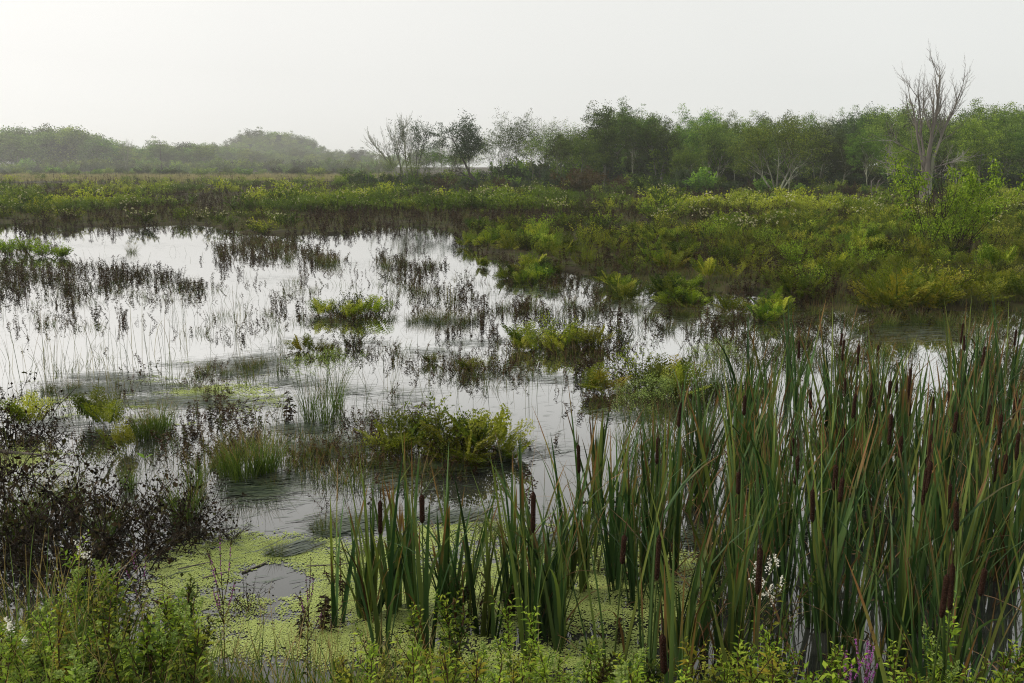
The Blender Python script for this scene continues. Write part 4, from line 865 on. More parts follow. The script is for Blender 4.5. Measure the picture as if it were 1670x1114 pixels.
p2 = p1[::2] + rng.normal(0, .12, p1[::2].shape); w2 = merge(tuftT, np.concatenate([p2, np.full((len(p2), 1), -.03)], 1), rnd(0, 6.28, len(p2)), rnd(.3, .6, len(p2)), dvar=rnd(0, 1, len(p2)) * .7)
V, Q, C, _ = w2.arrays(); w1.add(V, Q, C, 2)
tag(link('island_undergrowth', w1.mesh('island_undergrowth', [M['brown_stem'], M['brown'], M['sedge']])), 'low withered sprigs and sedge tangled round the fern islands', 'weeds', kind='stuff')
# sedge mounds and dark weed clumps
def clump_many(lst, parts_list, name, cat, group, what):
    for k, (px, py, s) in enumerate(lst):
        x, y = at(px, py); put(name, parts_list[k % len(parts_list)], (x, y, 0), rng.uniform(0, 6), s, lab(what, px, py), cat, group)
tusA = [{'blades': tussock(150, (.25, .55), .007, .45, .9, .10).mesh('tussock', M['grass'])} for k in range(3)]
tusB = [{'blades': tussock(170, (.18, .42), .007, .9, 1.2, .16).mesh('mound', M['sedge'])} for k in range(3)]
clump_many([(372, 776, .85), (398, 782, 1.0), (425, 774, .95), (436, 770, .9), (250, 712, .9), (268, 704, .8), (232, 716, .7)], tusA, 'grass_tussock', 'grass tussock', 'bright grass tussocks in the water', 'bright green upright grass tussock')
clump_many([(705, 524, .8), (730, 520, .7), (750, 530, .7), (672, 526, .6), (330, 610, .5), (350, 600, .5), (395, 600, .6), (425, 596, .5), (80, 640, .5), (120, 635, .5), (860, 500, .8), (885, 512, .8), (930, 498, .8), (960, 515, .8), (1060, 520, .8), (1090, 540, .7), (1110, 515, .8), (655, 430, .9), (630, 436, .8), (700, 436, .8), (470, 425, 1.0), (450, 412, 1.1), (690, 522, .8), (720, 530, .7), (765, 525, .8), (640, 520, .5), (240, 700, .6), (980, 500, .7), (905, 478, .8), (820, 505, .7), (1000, 476, .7), (1040, 505, .7), (215, 412, .9), (540, 432, 1.2), (520, 428, 1.0), (410, 604, .6), (370, 612, .5), (1445, 530, 1.0), (1500, 525, 1.0), (1400, 540, .9), (1370, 520, .9), (1540, 530, .9), (1330, 515, .9), (1300, 560, .8), (1430, 580, .9), (1480, 575, .8), (1380, 585, .7), (880, 905, .4), (590, 905, .3), (450, 905, .35), (530, 868, .5), (800, 870, .5), (1180, 900, .9)], tusB, 'sedge_mound', 'sedge', 'dark sedge mounds in the water', 'dark drooping sedge mound')
bul = [bulrush(.62, 60, 12) for k in range(2)]
clump_many([(505, 690, 1.0), (530, 692, 1.05), (550, 668, .95), (1170, 640, .9), (1150, 650, .9), (1195, 645, .8), (1065, 745, 1.05), (1045, 750, 1.0), (1085, 742, 1.0), (1020, 745, .85)], bul, 'seeding_sedge', 'sedge', 'seed-headed sedges', 'green sedge with clouds of seed heads')
weedP = [to_parts(weed(.40, (60, 40, 30, 24)[k % 4], (.05, .06, .045)[k % 3], (1, 3, 4, 6)[k % 4]), ['stem', 'withered_leaves'], ['brown_stem', 'brown'], 'weed') for k in range(8)]
WZ = [((100, 335, 440, 482), 44, .9), ((350, 525, 396, 442), 34, 1.0), ((585, 700, 412, 482), 16, .8), ((765, 1130, 452, 545), 66, .85), ((700, 800, 540, 604), 14, .7), ((945, 1015, 570, 640), 16, .8), ((1120, 1255, 492, 545), 22, .9), ((415, 455, 495, 545), 5, .8), ((380, 400, 550, 560), 3, .6), ((610, 650, 590, 612), 4, .6), ((95, 245, 500, 530), 9, .8), ((-40, 120, 440, 500), 16, .9), ((1260, 1500, 515, 590), 20, .8), ((180, 330, 690, 745), 5, .5)]
for (x0, x1, y0, y1), n_, s in WZ:
    cc = [(rng.uniform(x0, x1), rng.uniform(y0, y1)) for q in range(max(1, n_ // 4))]
    for k in range(n_):
        c0 = cc[int(rng.integers(0, len(cc)))]; px, py = c0[0] + rng.normal(0, 11), c0[1] + rng.normal(0, 3.5); x, y = at(px, py)
        put('withered_stalk', weedP[int(rng.integers(0, 8))], (x, y, 0), rng.uniform(0, 6), s * rng.uniform(.45, 1.15), lab('dark withered stalk,', px, py), 'weed stalk', 'withered stalks standing in the water')
for px, py, s, nm in [(472, 690, 1.05, 'single dark leafy withered stalk standing alone left of the seed-headed sedge'), (309, 682, .55, 'left one of two tiny dark curled stalks in open water'), (343, 686, .55, 'right one of two tiny dark curled stalks in open water'), (486, 508, .8, 'dark withered stalk just left of the upright fern island'), (157, 522, .8, 'stout dark withered stalk among the thin rushes')]:
    x, y = at(px, py); put('withered_stalk', weedP[1], (x, y, 0), 0, s, nm, 'weed stalk')
for nm_, polys, n1, n2, lb_ in (('weed_strip', ISL[:1], 520, 260, 'dark strip of withered weeds and sedge crossing the water on the left'), ('weed_patch', ISL[2:], 420, 110, 'dark patch of withered weeds in midwater below the far bank'), ('leafy_strip', ISL[1:2], 120, 90, 'low leafy weeds around the bright shrub at the left edge'),
                              ('shore_weeds', [[(600, 398), (760, 412), (900, 442), (1130, 470), (1300, 508), (1230, 535), (1120, 540), (1000, 545), (860, 530), (700, 500), (620, 450)]], 760, 380, 'withered weeds and sedge in the shallows off the right shore')):
    p1 = [q for pl in polys for q in sample_poly(pl, n1)]; p2 = [q for pl in polys for q in sample_poly(pl, n2)]
    x = np.array([q[0] for q in p1]); y = np.array([q[1] for q in p1]); kp = fbm(x * .8, y * .5, 91, 3) > (.53 if nm_ == 'shore_weeds' else .36); x, y = x[kp], y[kp]
    w1 = merge(wT, np.stack([x, y, np.full(len(x), -.08)], 1), rnd(0, 6.28, len(x)), rnd(.45, .95, len(x)), dvar=rnd(.1, 1.2, len(x)), tilt=.4)
    x = np.array([q[0] for q in p2]); y = np.array([q[1] for q in p2]); kp = fbm(x * .8, y * .5, 91, 3) > (.52 if nm_ == 'shore_weeds' else .40); x, y = x[kp], y[kp]
    w2 = merge(tuftT, np.stack([x, y, np.full(len(x), -.04)], 1), rnd(0, 6.28, len(x)), rnd(.45, .85, len(x)), dvar=rnd(0, 1, len(x)) * .6)
    V, Q, C, _ = w2.arrays(); w1.add(V, Q, C, 2)
    tag(link(nm_, w1.mesh(nm_, [M['brown_stem'], M['brown'], M['sedge']])), lb_, 'weeds', kind='stuff')
for px, py, s in [(15, 416, .8), (45, 414, .9), (72, 418, .7), (100, 420, .5)]:
    big_bush(px, py, .55 * s, .8 * s, 900, .06, ['twig', 'bright'], lab(['low', 'tall', 'wide', 'small'][int(s * 10) % 4] + ' bright green shoots', px, py), nm='water_shrub')
sx, sy, spx, spy = px_sample(1500, -120, 1180, 440, 770, lambda x, y, a, b: (land(x, y) < .1) & (fbm(x * .9 + 2, y * .7, 121, 3) > .565) & (b > shore(a) + 10) & ~((a < 290) & (b > 540) & (rng.random(len(x)) < .8)))
w1 = merge(wT, np.stack([sx, sy, np.full(len(sx), -.06)], 1), rnd(0, 6.28, len(sx)), rnd(.22, .62, len(sx)), dvar=rnd(0, 1.2, len(sx)), tilt=.7)
sx, sy, spx, spy = px_sample(900, -120, 1180, 440, 800, lambda x, y, a, b: (land(x, y) < .1) & (fbm(x * .9 + 2, y * .7, 121, 3) > .53) & (fbm(x * 1.3, y, 123, 2) > .5) & (b > shore(a) + 10) & ~((a < 290) & (b > 540) & (rng.random(len(x)) < .6)))
w2 = merge(tuftT, np.stack([sx, sy, np.full(len(sx), -.03)], 1), rnd(0, 6.28, len(sx)), rnd(.25, .7, len(sx)), dvar=rnd(.1, .9, len(sx)))
V, Q, C, _ = w2.arrays(); w1.add(V, Q, C, 2)
tag(link('midwater_growth', w1.mesh('midwater_growth', [M['brown_stem'], M['brown'], M['sedge']])), 'low tangled sprigs and sedge wisps scattered through the open water', 'weeds', kind='stuff')
sx, sy, spx, spy = px_sample(420, 1120, 1760, 515, 650, lambda x, y, a, b: (fbm(x * 1.1 + 2, y * .9, 131, 3) > .53) & (b > shore(a) - 4))
w1 = merge(wT, np.stack([sx, sy, np.full(len(sx), -.06)], 1), rnd(0, 6.28, len(sx)), rnd(.25, .7, len(sx)), dvar=rnd(.2, 1.3, len(sx)), tilt=.8)
sx, sy, spx, spy = px_sample(420, 1120, 1760, 515, 660, lambda x, y, a, b: (fbm(x * 1.1 + 2, y * .9, 131, 3) > .51) & (b > shore(a) - 4))
w2 = merge(tuftT, np.stack([sx, sy, np.full(len(sx), -.03)], 1), rnd(0, 6.28, len(sx)), rnd(.35, .8, len(sx)), dvar=rnd(.2, 1, len(sx)), tilt=.4)
V, Q, C, _ = w2.arrays(); w1.add(V, Q, C, 2)
tag(link('shallows_growth', w1.mesh('shallows_growth', [M['brown_stem'], M['brown'], M['sedge']])), 'tangled olive growth in the shallows between the shore ferns and the cattails', 'weeds', kind='stuff')
# thin rushes standing on the left
def rush(n_, L, rad):
    mb = MB(); th = rng.uniform(0, 6.28, n_); rr = rad * np.sqrt(rng.uniform(0, 1, n_)); P = np.stack([np.cos(th) * rr, np.sin(th) * rr, np.full(n_, -.05)], 1)
    bent = rng.random(n_) < .25
    blades(mb, P, rnd(0, 6.28, n_), rnd(0, .22, n_), rnd(L[0], L[1], n_), .006, np.where(bent, rnd(1.2, 2.4, n_), rnd(0, .35, n_)), S=7, power=3.0, wpow=.35)
    return {'blades': mb.mesh('rush', M['straw'] if rng.random() < .35 else M['sedge'])}
RU = [rush(7, (.5, 1.05), .22) for k in range(5)]
clump_many([(30 + 21 * k + rng.uniform(-9, 9), rng.uniform(575, 640), rng.uniform(.7, 1.1)) for k in range(12)] + [(300, 560, .6), (355, 535, .8), (385, 530, .8), (395, 545, .7), (290, 520, .6), (-30, 590, 1), (700, 660, .6), (760, 640, .6), (840, 600, .7), (870, 650, .6), (730, 500, .8), (800, 490, .8), (930, 650, .7), (640, 640, .6), (560, 700, .6), (1010, 660, .6)], RU, 'rush_clump', 'rushes', 'sparse rushes in the water', 'sparse clump of thin pale rushes')
# sparse single blades everywhere in the shallows
sx, sy, spx, spy = px_sample(1500, -120, 1500, 400, 780, lambda x, y, a, b: (land(x, y) < .2) & (fbm(x * .7 + 5, y * .5, 51, 3) > .50) & (b > shore(a)))
mb = MB(); n_ = len(sx); bent = rng.random(n_) < .35
blades(mb, np.stack([sx, sy, np.full(n_, -.02)], 1), rnd(0, 6.28, n_), rnd(0, .5, n_), rnd(.12, .42, n_), rnd(.003, .006, n_), np.where(bent, rnd(1.5, 2.6, n_), rnd(0, .6, n_)), S=5, power=2.5, wpow=.4)
tag(link('shallow_sedge', mb.mesh('shallow_sedge', M['sedge'])), 'sparse thin blades poking out of the shallow water', 'grass', kind='stuff')

# ------------------------------------------------------------------ floating grass, duckweed
mb = MB()
FM = [(250, 655, 120, 10, 260, .3), (160, 615, 80, 8, 160, .2), (345, 595, 90, 8, 160, .3), (460, 625, 60, 10, 120, .4), (560, 640, 50, 12, 80, .3), (690, 575, 60, 8, 120, .2), (760, 560, 60, 8, 120, .3), (470, 700, 50, 14, 120, .4), (880, 620, 70, 10, 90, .3), (1010, 680, 60, 8, 70, .4), (620, 690, 60, 8, 90, .2), (540, 430, 90, 8, 150, .1), (450, 455, 80, 8, 120, .1), (120, 400, 90, 6, 120, .1), (840, 440, 90, 10, 200, .1), (930, 460, 120, 10, 240, .1), (1060, 500, 120, 10, 240, .1), (1230, 520, 100, 10, 240, .1), (700, 700, 50, 8, 60, .3), (860, 740, 60, 12, 50, .5), (720, 850, 60, 10, 140, .7), (1240, 880, 60, 14, 120, .8), (180, 632, 110, 12, 420, .35), (120, 640, 60, 8, 120, .3), (420, 592, 60, 18, 300, .5), (380, 608, 60, 12, 160, .5), (330, 660, 150, 14, 160, .4), (500, 735, 70, 12, 220, .35), (640, 650, 60, 25, 90, .25), (560, 720, 70, 14, 90, .3), (690, 760, 90, 12, 260, .3), (780, 745, 60, 10, 120, .3), (620, 790, 60, 20, 70, .5), (400, 800, 60, 22, 160, .2), (430, 780, 60, 14, 60, .3), (540, 862, 45, 16, 220, .5),
      (720, 525, 70, 9, 260, .2), (860, 480, 110, 10, 220, .2), (980, 505, 110, 12, 240, .2), (1120, 495, 80, 14, 200, .2), (900, 555, 90, 10, 160, .2), (800, 610, 80, 18, 110, .3), (240, 400, 70, 6, 90, .2), (190, 425, 60, 8, 100, .2), (660, 400, 90, 12, 200, .2), (620, 440, 80, 12, 120, .2), (520, 520, 60, 12, 150, .3), (480, 560, 60, 14, 80, .3), (1480, 545, 160, 16, 420, .1), (1350, 600, 100, 18, 160, .2), (880, 890, 60, 14, 160, .6), (1120, 880, 60, 16, 60, .3), (1450, 690, 160, 20, 120, .3), (150, 700, 120, 14, 90, .4), (50, 690, 70, 14, 80, .4), (450, 905, 30, 8, 80, .8), (600, 560, 30, 8, 40, .2), (1090, 530, 60, 12, 100, .2)]
for px, py, rx, ry, n_, az in FM:
    n_ = int(n_ * (1.6 if px < 560 and py > 560 else 1.2))
    qx = px + rng.normal(0, rx * .5, n_); qy = py + rng.normal(0, ry * .5, n_)
    P = np.array([at(a_, b_) for a_, b_ in zip(qx, qy)]); n3 = len(P)
    blades(mb, np.concatenate([P, rnd(.003, .018, (n3))[:, None]], 1), az + rng.normal(0, .22, n3), math.pi / 2 - rnd(-.01, .02, n3), rnd(.12, .42, n3), rnd(.006, .013, n3), rnd(-.02, .03, n3), S=3, yaw=rng.normal(0, .1, n3), wpow=.5)
tag(link('floating_grass', mb.mesh('floating_grass', M['float'])), 'mats and single blades of drowned grass lying on the water', 'floating grass', kind='stuff')
mb = MB(); n_ = 2600
sx, sy, _, _ = px_sample(n_, -80, 1600, 400, 960, lambda x, y, a, b: fbm(x * .55 + 2, y * .4, 61, 3) > .47)
az = rng.normal(.3, .5, len(sx)); blades(mb, np.stack([sx, sy, rnd(.003, .01, len(sx))], 1), az, math.pi / 2, rnd(.04, .20, len(sx)), rnd(.004, .010, len(sx)), 0.0, S=2, yaw=0.0, wpow=.4)
tag(link('floating_debris', mb.mesh('floating_debris', M['float'])), 'short bits of drowned grass scattered over the water', 'floating debris', kind='stuff')
DW = [([(200, 905), (300, 850), (420, 838), (560, 868), (700, 820), (860, 815), (930, 850), (1060, 850), (1190, 870), (1200, 960), (1120, 1080), (1000, 1130), (300, 1114), (180, 990), ], .36, .0105),
      ([(-60, 700), (60, 700), (190, 730), (250, 770), (120, 800), (-60, 800)], .42, .013),
      ([(-20, 585), (300, 575), (500, 580), (520, 680), (230, 730), (-20, 700)], .43, .018),
      ([(1530, 650), (1700, 640), (1720, 760), (1560, 740)], .47, .016), ([(560, 700), (640, 715), (740, 740), (760, 760), (640, 770), (570, 720)], .50, .014),
      ([(920, 568), (1030, 560), (1040, 572), (930, 582)], .45, .02), ([(1560, 1040), (1640, 1040), (1640, 1100), (1540, 1100)], .45, .011), ([(1350, 600), (1560, 600), (1560, 640), (1350, 640)], .56, .018)]
mb = MB(); tot = 0
for poly, th_, cell in DW:
    g = np.array([at(a_, b_) for a_, b_ in poly]); x0, y0 = g.min(0) - .1; x1, y1 = g.max(0) + .1
    XX, YY = np.meshgrid(np.arange(x0, x1, cell * .72), np.arange(y0, y1, cell * .72)); XX = XX.ravel() + rng.normal(0, cell * .2, XX.size); YY = YY.ravel() + rng.normal(0, cell * .2, YY.size)
    ppx, ppy = to_px(XX, YY); e = np.full(len(XX), 1e9)
    # signed edge fade: how far inside the outline, in photo pixels
    ins = np.zeros(len(XX), bool); n_ = len(poly); j = n_ - 1
    for i in range(n_):
        xi, yi = poly[i]; xj, yj = poly[j]
        with np.errstate(divide='ignore', invalid='ignore'):
            cr = ((yi > ppy) != (yj > ppy)) & (ppx < (xj - xi) * (ppy - yi) / (yj - yi + 1e-9) + xi)
        ins ^= cr
        tt = np.clip(((ppx - xi) * (xj - xi) + (ppy - yi) * (yj - yi)) / ((xj - xi) ** 2 + (yj - yi) ** 2), 0, 1); e = np.minimum(e, np.hypot((ppx - xi - tt * (xj - xi)), 1.5 * (ppy - yi - tt * (yj - yi)))); j = i
    nz = .5 * fbm(XX * 1.1, YY * 1.9, 71, 4) + .3 * fbm(XX * 7, YY * 11, 73, 4) + .2 * fbm(XX * 28, YY * 34, 77, 3)
    k_ = ins & (rng.random(len(XX)) < 5.5 * (nz + .03 - (th_ + .30 - .30 * np.clip(e / 70, 0, 1) + .06 * (cell > .013) + .5 * np.exp(-((ppx - 455) / 55) ** 2 - ((ppy - 950) / 26) ** 2)))) & (rng.random(len(XX)) < .97)
    X_, Y_ = XX[k_], YY[k_]; n_ = len(X_); tot += n_; th = rnd(0, 6.28, n_); r_ = cell * rnd(.42, .78, n_); z_ = rnd(.0035, .0065, n_)
    V = np.stack([np.stack([X_ + np.cos(th + q * math.pi / 2) * r_, Y_ + np.sin(th + q * math.pi / 2) * r_, z_ + rnd(-.0006, .0006, n_)], 1) for q in range(4)], 1)
    vv = np.clip(.1 + .9 * fbm(X_ * 2.2, Y_ * 3, 75, 4) + rnd(-.14, .14, n_), 0, 1); C = np.repeat(np.stack([vv, np.full(n_, .5), rnd(0, 1, n_)], 1)[:, None, :], 4, 1)
    mb.add(V.reshape(-1, 3), np.arange(4 * n_).reshape(-1, 4), C.reshape(-1, 3))
print('duckweed', tot)
tag(link('duckweed', mb.mesh('duckweed', M['duck'], False)), 'yellow-green duckweed skin floating on the near water', 'duckweed', kind='stuff')
for k, (px, py, L, az) in enumerate([(855, 955, .20, 1.2), (980, 930, .5, .2), (720, 1015, .3, -.1), (290, 930, .22, .5), (330, 945, .16, .7), (395, 935, .2, .9), (500, 925, .3, .05), (250, 1010, .25, .4), (940, 820, .7, .05), (1190, 800, .8, .1)]):
    x, y = at(px, py); mb = MB(); pts, _ = wig((0, 0, 0), (1, 0, 0), L, 4, .05); pts[:, 2] = 0; tube(mb, pts, np.linspace(.007, .004, 5), 6)
    put('floating_stick', mb.mesh('stick', M['log']), (x, y, .006), az, 1, lab('thin brown stick floating', px, py), 'stick', 'sticks on the water')
mb = MB(); pts, _ = wig((0, 0, 0), (1, .05, 0), 1.1, 7, .04); pts[:, 2] *= .3; tube(mb, pts, [.01, .022, .028, .028, .024, .02, .015, .006], 10); x, y = at(-110, 735)
put('log', mb.mesh('log', M['log']), (x, y, .02), -.12, 1, 'grey waterlogged log lying in the water among the dead brush', 'log')
mb = MB(); leaves(mb, [(0, 0, .25)] * 2, [(-.8, .1, .55), (.9, -.1, .5)], .085, .055, roll=0.0); m2 = MB(); tube(m2, [(0, 0, -.05), (.0, 0, .12), (0, 0, .25)], .003, 5); x, y = at(240, 795)
put('leaf_pair', {'stem': m2.mesh('pad_stem', M['stem']), 'leaves': mb.mesh('pad_leaves', M['pad'])}, (x, y, 0), 0, 1, 'single stem with a pair of bright green leaves above the dark brush', 'plant')

# ------------------------------------------------------------------ dead brush on the left
DB = [dead_bush(.55, .5, 19, 240, .045) for k in range(5)]
for k, (px, py, s) in enumerate([(20, 905, 1.05), (90, 925, 1.0), (160, 915, 1.05), (230, 905, .9), (285, 885, .8), (320, 870, .7), (60, 850, 1.0), (140, 855, 1.0), (215, 850, .8), (-40, 870, 1.2), (-30, 945, 1.1), (10, 790, .55), (80, 800, .5), (150, 815, .45), (60, 960, 1.0), (140, 965, .9), (30, 705, .9), (-20, 720, 1.0), (75, 712, .6), (270, 830, .55), (310, 838, .5)]):
    x, y = at(px, py); put('dead_brush', DB[k % 5], (x, y, 0), rng.uniform(0, 6), s, lab(('sprawling' if s > .95 else 'smaller') + ' tangle of blackened dead stems,', px, py), 'dead plant', 'dead brush in the water')
for k, (px, py, s) in enumerate([(400, 995, .35), (365, 885, .3), (375, 880, .25)]):
    x, y = at(px, py); put('dead_brush', DB[k], (x, y, 0), rng.uniform(0, 6), s, lab('little dead dark sprig', px, py), 'dead plant', 'dead brush in the water')
for k, (px, py, s) in enumerate([(150, 690, .6), (180, 700, .55), (205, 735, .5), (40, 700, .6)]):
    x, y = at(px, py); put('fern_clump', upr[k % 3], (x, y, 0), 0, s, lab('small dark fern clump', px, py), 'fern', 'small dark ferns on the left')

clump_many([(60, 850, .8), (120, 830, .7), (300, 850, .9), (320, 800, .7), (210, 800, .6), (30, 880, .8), (170, 880, .7)], tusA, 'grass_tussock', 'grass tussock', 'grass tussocks inside the dead brush', 'green grass tuft,')
# ------------------------------------------------------------------ cattails
CT_ = [cattail(1.0, nl, 0, dd, sp, w_) for nl, dd, sp, w_ in [(7, 0, .14, .021), (6, 1, .20, .022), (8, 0, .10, .019), (7, 1, .26, .023), (5, 0, .16, .020), (8, 1, .18, .021), (6, 0, .22, .024), (7, 2, .20, .020), (9, 0, .12, .018), (6, 1, .14, .022), (5, 2, .30, .023), (7, 0, .18, .019)]]
SPK = [spike_parts(z_, ln) for z_, ln in [(.80, .17), (.88, .14), (.95, .19), (.74, .18), (.84, .13), (.86, .20), (.78, .15), (.92, .17)]]
SZ = [.80, .88, .95, .74, .84, .86, .78, .92]
SP = [(616, 843), (688, 828), (867, 835), (951, 745), (1000, 900), (1065, 910), (1108, 1065), (1100, 675), (1068, 735), (1213, 660), (1235, 930), (1308, 569), (1366, 555), (1371, 571), (1335, 651), (1384, 661), (1416, 647), (1448, 635), (1480, 635), (1488, 661), (1511, 664), (1565, 543), (1583, 560), (1597, 581), (1653, 551), (1554, 688), (1628, 700), (1662, 725), (1459, 731), (1510, 735), (1525, 737), (1503, 777), (1295, 766), (1360, 777), (1449, 700), (1338, 823), (1358, 801), (1501, 792), (1581, 846), (1525, 972)]
used = []
for k, (px, py) in enumerate(SP):
    v_ = k % 8; z_ = SZ[v_]; x, y = at(px, py, z_)
    parts = dict(CT_[k % len(CT_)]); parts.update(SPK[v_]); bx_, by_ = to_px(x, y)
    nb = sorted((math.hypot(px - a_, py - b_), a_, b_) for a_, b_ in SP if (a_, b_) != (px, py))[0]
    used.append((x, y)); w_ = where(px, py + 60)
    put('cattail', parts, (x, y, 0), rng.uniform(-.4, .4), 1.0, 'cattail with a brown spike ' + w_ + (', higher spike' if nb[2] > py else ', lower spike'), 'cattail', 'cattails')
CR = [([(1185, 705), (1290, 668), (1420, 672), (1560, 680), (1720, 668), (1860, 700), (1960, 1330), (1225, 1330), (1200, 1130), (1180, 880)], 150, .12), ([(965, 800), (1060, 765), (1150, 775), (1175, 900), (1120, 1090), (1000, 1090), (955, 960)], 27, .14),
      ([(815, 965), (940, 955), (965, 1060), (835, 1070)], 18, .10), ([(585, 990), (760, 985), (750, 1020), (600, 1015)], 13, .09), ([(1540, 642), (1605, 640), (1605, 662), (1545, 664)], 10, .10), ([(1640, 640), (1720, 636), (1720, 662), (1640, 664)], 6, .10), ([(1262, 630), (1292, 630), (1292, 650), (1262, 650)], 4, .08), ([(1135, 735), (1165, 735), (1165, 775), (1135, 775)], 4, .08)]
look = ['upright', 'brown-tipped', 'slender', 'spreading', 'sparse', 'fresh green', 'broad-leaved', 'withering', 'many-leaved', 'blue-green', 'bent-leaved', 'straight']
for poly, n_, md in CR:
    base_ = sample_poly(poly, max(3, n_ // 4), md * 2.0); spots = []
    while len(spots) < n_:
        cx_, cy_ = base_[len(spots) % len(base_)]; spots.append((cx_ + rng.normal(0, .085), cy_ + rng.normal(0, .085)))
    for (x, y) in spots:
        px, py = to_px(x, y); kk = int(rng.integers(0, len(CT_))); s = rng.uniform(.60, 1.0) * (.92 if px < 1180 else 1.0)
        sp_ = poly is CR[0][0] and rng.random() < .17; pa_ = dict(CT_[kk])
        if sp_: pa_.update(SPK[int(rng.integers(0, 8))])
        put('cattail', pa_, (x, y, 0), rng.uniform(0, 6.28), (1, 1, max(s, .85) if sp_ else s), lab(look[kk] + (' brown-spiked cattail' if sp_ else ' spikeless cattail'), float(px), float(py)), 'cattail', 'cattails')
mb = MB(); pts_ = sample_poly(CR[0][0], 650) + sample_poly(CR[1][0], 30); P = np.array([(a_, b_, -.05) for a_, b_ in pts_]); n_ = len(P)
blades(mb, P, rnd(0, 6.28, n_), rnd(0, .22, n_), rnd(.35, 1.0, n_), rnd(.012, .026, n_), rnd(0, .5, n_), S=6, fold=.3, power=2, wpow=.6)
tag(link('young_cattails', mb.mesh('young_cattails', M['cattail'])), 'shorter young cattail blades filling the foot of the stand', 'cattail blades', kind='stuff')
# straw litter and withered blades between the cattails
mb = MB(); pts_ = sample_poly(CR[0][0], 210) + sample_poly(CR[1][0], 50); P = np.array([(a_, b_, -.03) for a_, b_ in pts_]); n_ = len(P)
blades(mb, P, rnd(0, 6.28, n_), rnd(.1, 1.1, n_), rnd(.25, .95, n_), rnd(.010, .022, n_), rnd(.8, 2.8, n_), S=8, power=2.6)
tag(link('cattail_litter', mb.mesh('cattail_litter', M['cat_dead'])), 'withered broken blades between the cattail stems', 'litter', kind='stuff')

# ------------------------------------------------------------------ plants of the near bank
FB = {'gold': [forb(.8, 60, .075, .24, 'plume', 4) for k in range(3)], 'leafy': [forb(.7, 54, .06, .34, None, 5, mat_='bright') for k in range(3)], 'bushy': [forb(.6, 60, .055, .40, None, 7, mat_='bush', curve=.1) for k in range(3)],
      'yellow': [forb(.6, 54, .055, .34, None, 6, mat_='fern_gold', curve=.1) for k in range(2)], 'ripe': [forb(.75, 54, .07, .22, 'gplume', 3, mat_='bush') for k in range(2)]}
FH = {'gold': .95, 'leafy': .72, 'bushy': .62, 'yellow': .62, 'ripe': .9}
def bank_plant(kind, px, top, y, label, group=None, name='leafy_herb', cat='plant', v_=None):
    x = at_dist(px, 50) / 50 * y * 1.0
    zt = z_at(top, y); dep = y * CT + (H - zt) * ST; x = (px - CX) / F * dep; g = float(ground_z(x, y)); hh = max(.15, zt - g)
    src = FB[kind][int(rng.integers(0, len(FB[kind]))) if v_ is None else v_]; s = hh / FH[kind]; w_ = min(1.25, max(.7, s))
    return put(name, src, (x, y, g), rng.uniform(0, 6), (w_, w_, s), label, cat, group)
KIN = {'gold': ('goldenrod', 'goldenrod', 'green-budded goldenrod'), 'leafy': ('leafy_herb', 'plant', 'bright leafy herb'), 'bushy': ('bank_shrub', 'bush', 'olive leafy shoot'), 'yellow': ('yellowing_herb', 'plant', 'yellowing leafy herb'), 'ripe': ('goldenrod', 'goldenrod', 'yellowing goldenrod')}
BP = [(125, 905, 4.0, 'gold'), (150, 885, 4.2, 'gold'), (100, 880, 4.3, 'leafy'), (105, 1045, 3.0, 'leafy'), (30, 970, 3.4, 'ripe'), (60, 985, 3.2, 'ripe'), (10, 1010, 2.9, 'gold'), (85, 960, 3.8, 'leafy'), (140, 955, 3.7, 'bushy'), (200, 905, 4.4, 'bushy'), (190, 950, 4.0, 'bushy'), (170, 930, 4.1, 'bushy'), (275, 965, 4.4, 'yellow'), (300, 972, 4.3, 'yellow'), (258, 990, 4.2, 'bushy'), (245, 1040, 3.4, 'leafy'),
      (700, 975, 4.0, 'bushy'), (735, 965, 4.0, 'bushy'), (722, 985, 3.7, 'bushy'), (780, 1030, 3.4, 'gold'), (820, 1040, 3.3, 'leafy'), (835, 968, 4.0, 'leafy'), (880, 980, 3.9, 'leafy'), (875, 1035, 3.3, 'gold'), (960, 1075, 3.0, 'gold'), (915, 1050, 3.2, 'leafy'), (660, 1050, 3.2, 'gold'), (645, 1062, 3.0, 'ripe'), (755, 1062, 3.1, 'yellow'), (690, 1055, 3.2, 'yellow'), (720, 1040, 3.4, 'bushy'), (800, 1070, 3.0, 'leafy'), (850, 1068, 3.0, 'bushy'), (600, 1065, 3.1, 'bushy'), (570, 1055, 3.2, 'yellow'),
      (1180, 1015, 3.9, 'ripe'), (1150, 1035, 3.6, 'ripe'), (1200, 1060, 3.2, 'leafy'), (1225, 1075, 3.1, 'bushy'), (1320, 1065, 3.2, 'leafy'), (1300, 1085, 3.0, 'bushy'), (1470, 1045, 3.4, 'leafy'), (1465, 1095, 3.0, 'leafy'), (1525, 985, 3.7, 'leafy'), (1538, 992, 3.7, 'gold'), (1515, 1080, 3.0, 'bushy'), (1590, 1090, 2.9, 'leafy'), (1285, 1005, 3.8, 'leafy'), (1375, 1070, 3.2, 'bushy'), (1560, 1075, 3.1, 'bushy'), (1640, 1095, 2.9, 'bushy'), (1045, 1060, 1.5, 'gold')]
for px, top, y, kd in BP:
    nm, ct, ds = KIN[kd]; bank_plant(kd, px, top, y, lab(ds + ' on the near bank,', px, top + 60) if px != 1045 else 'blurred bright green bud very close to the lens at the bottom', 'plants of the near bank', nm, ct)
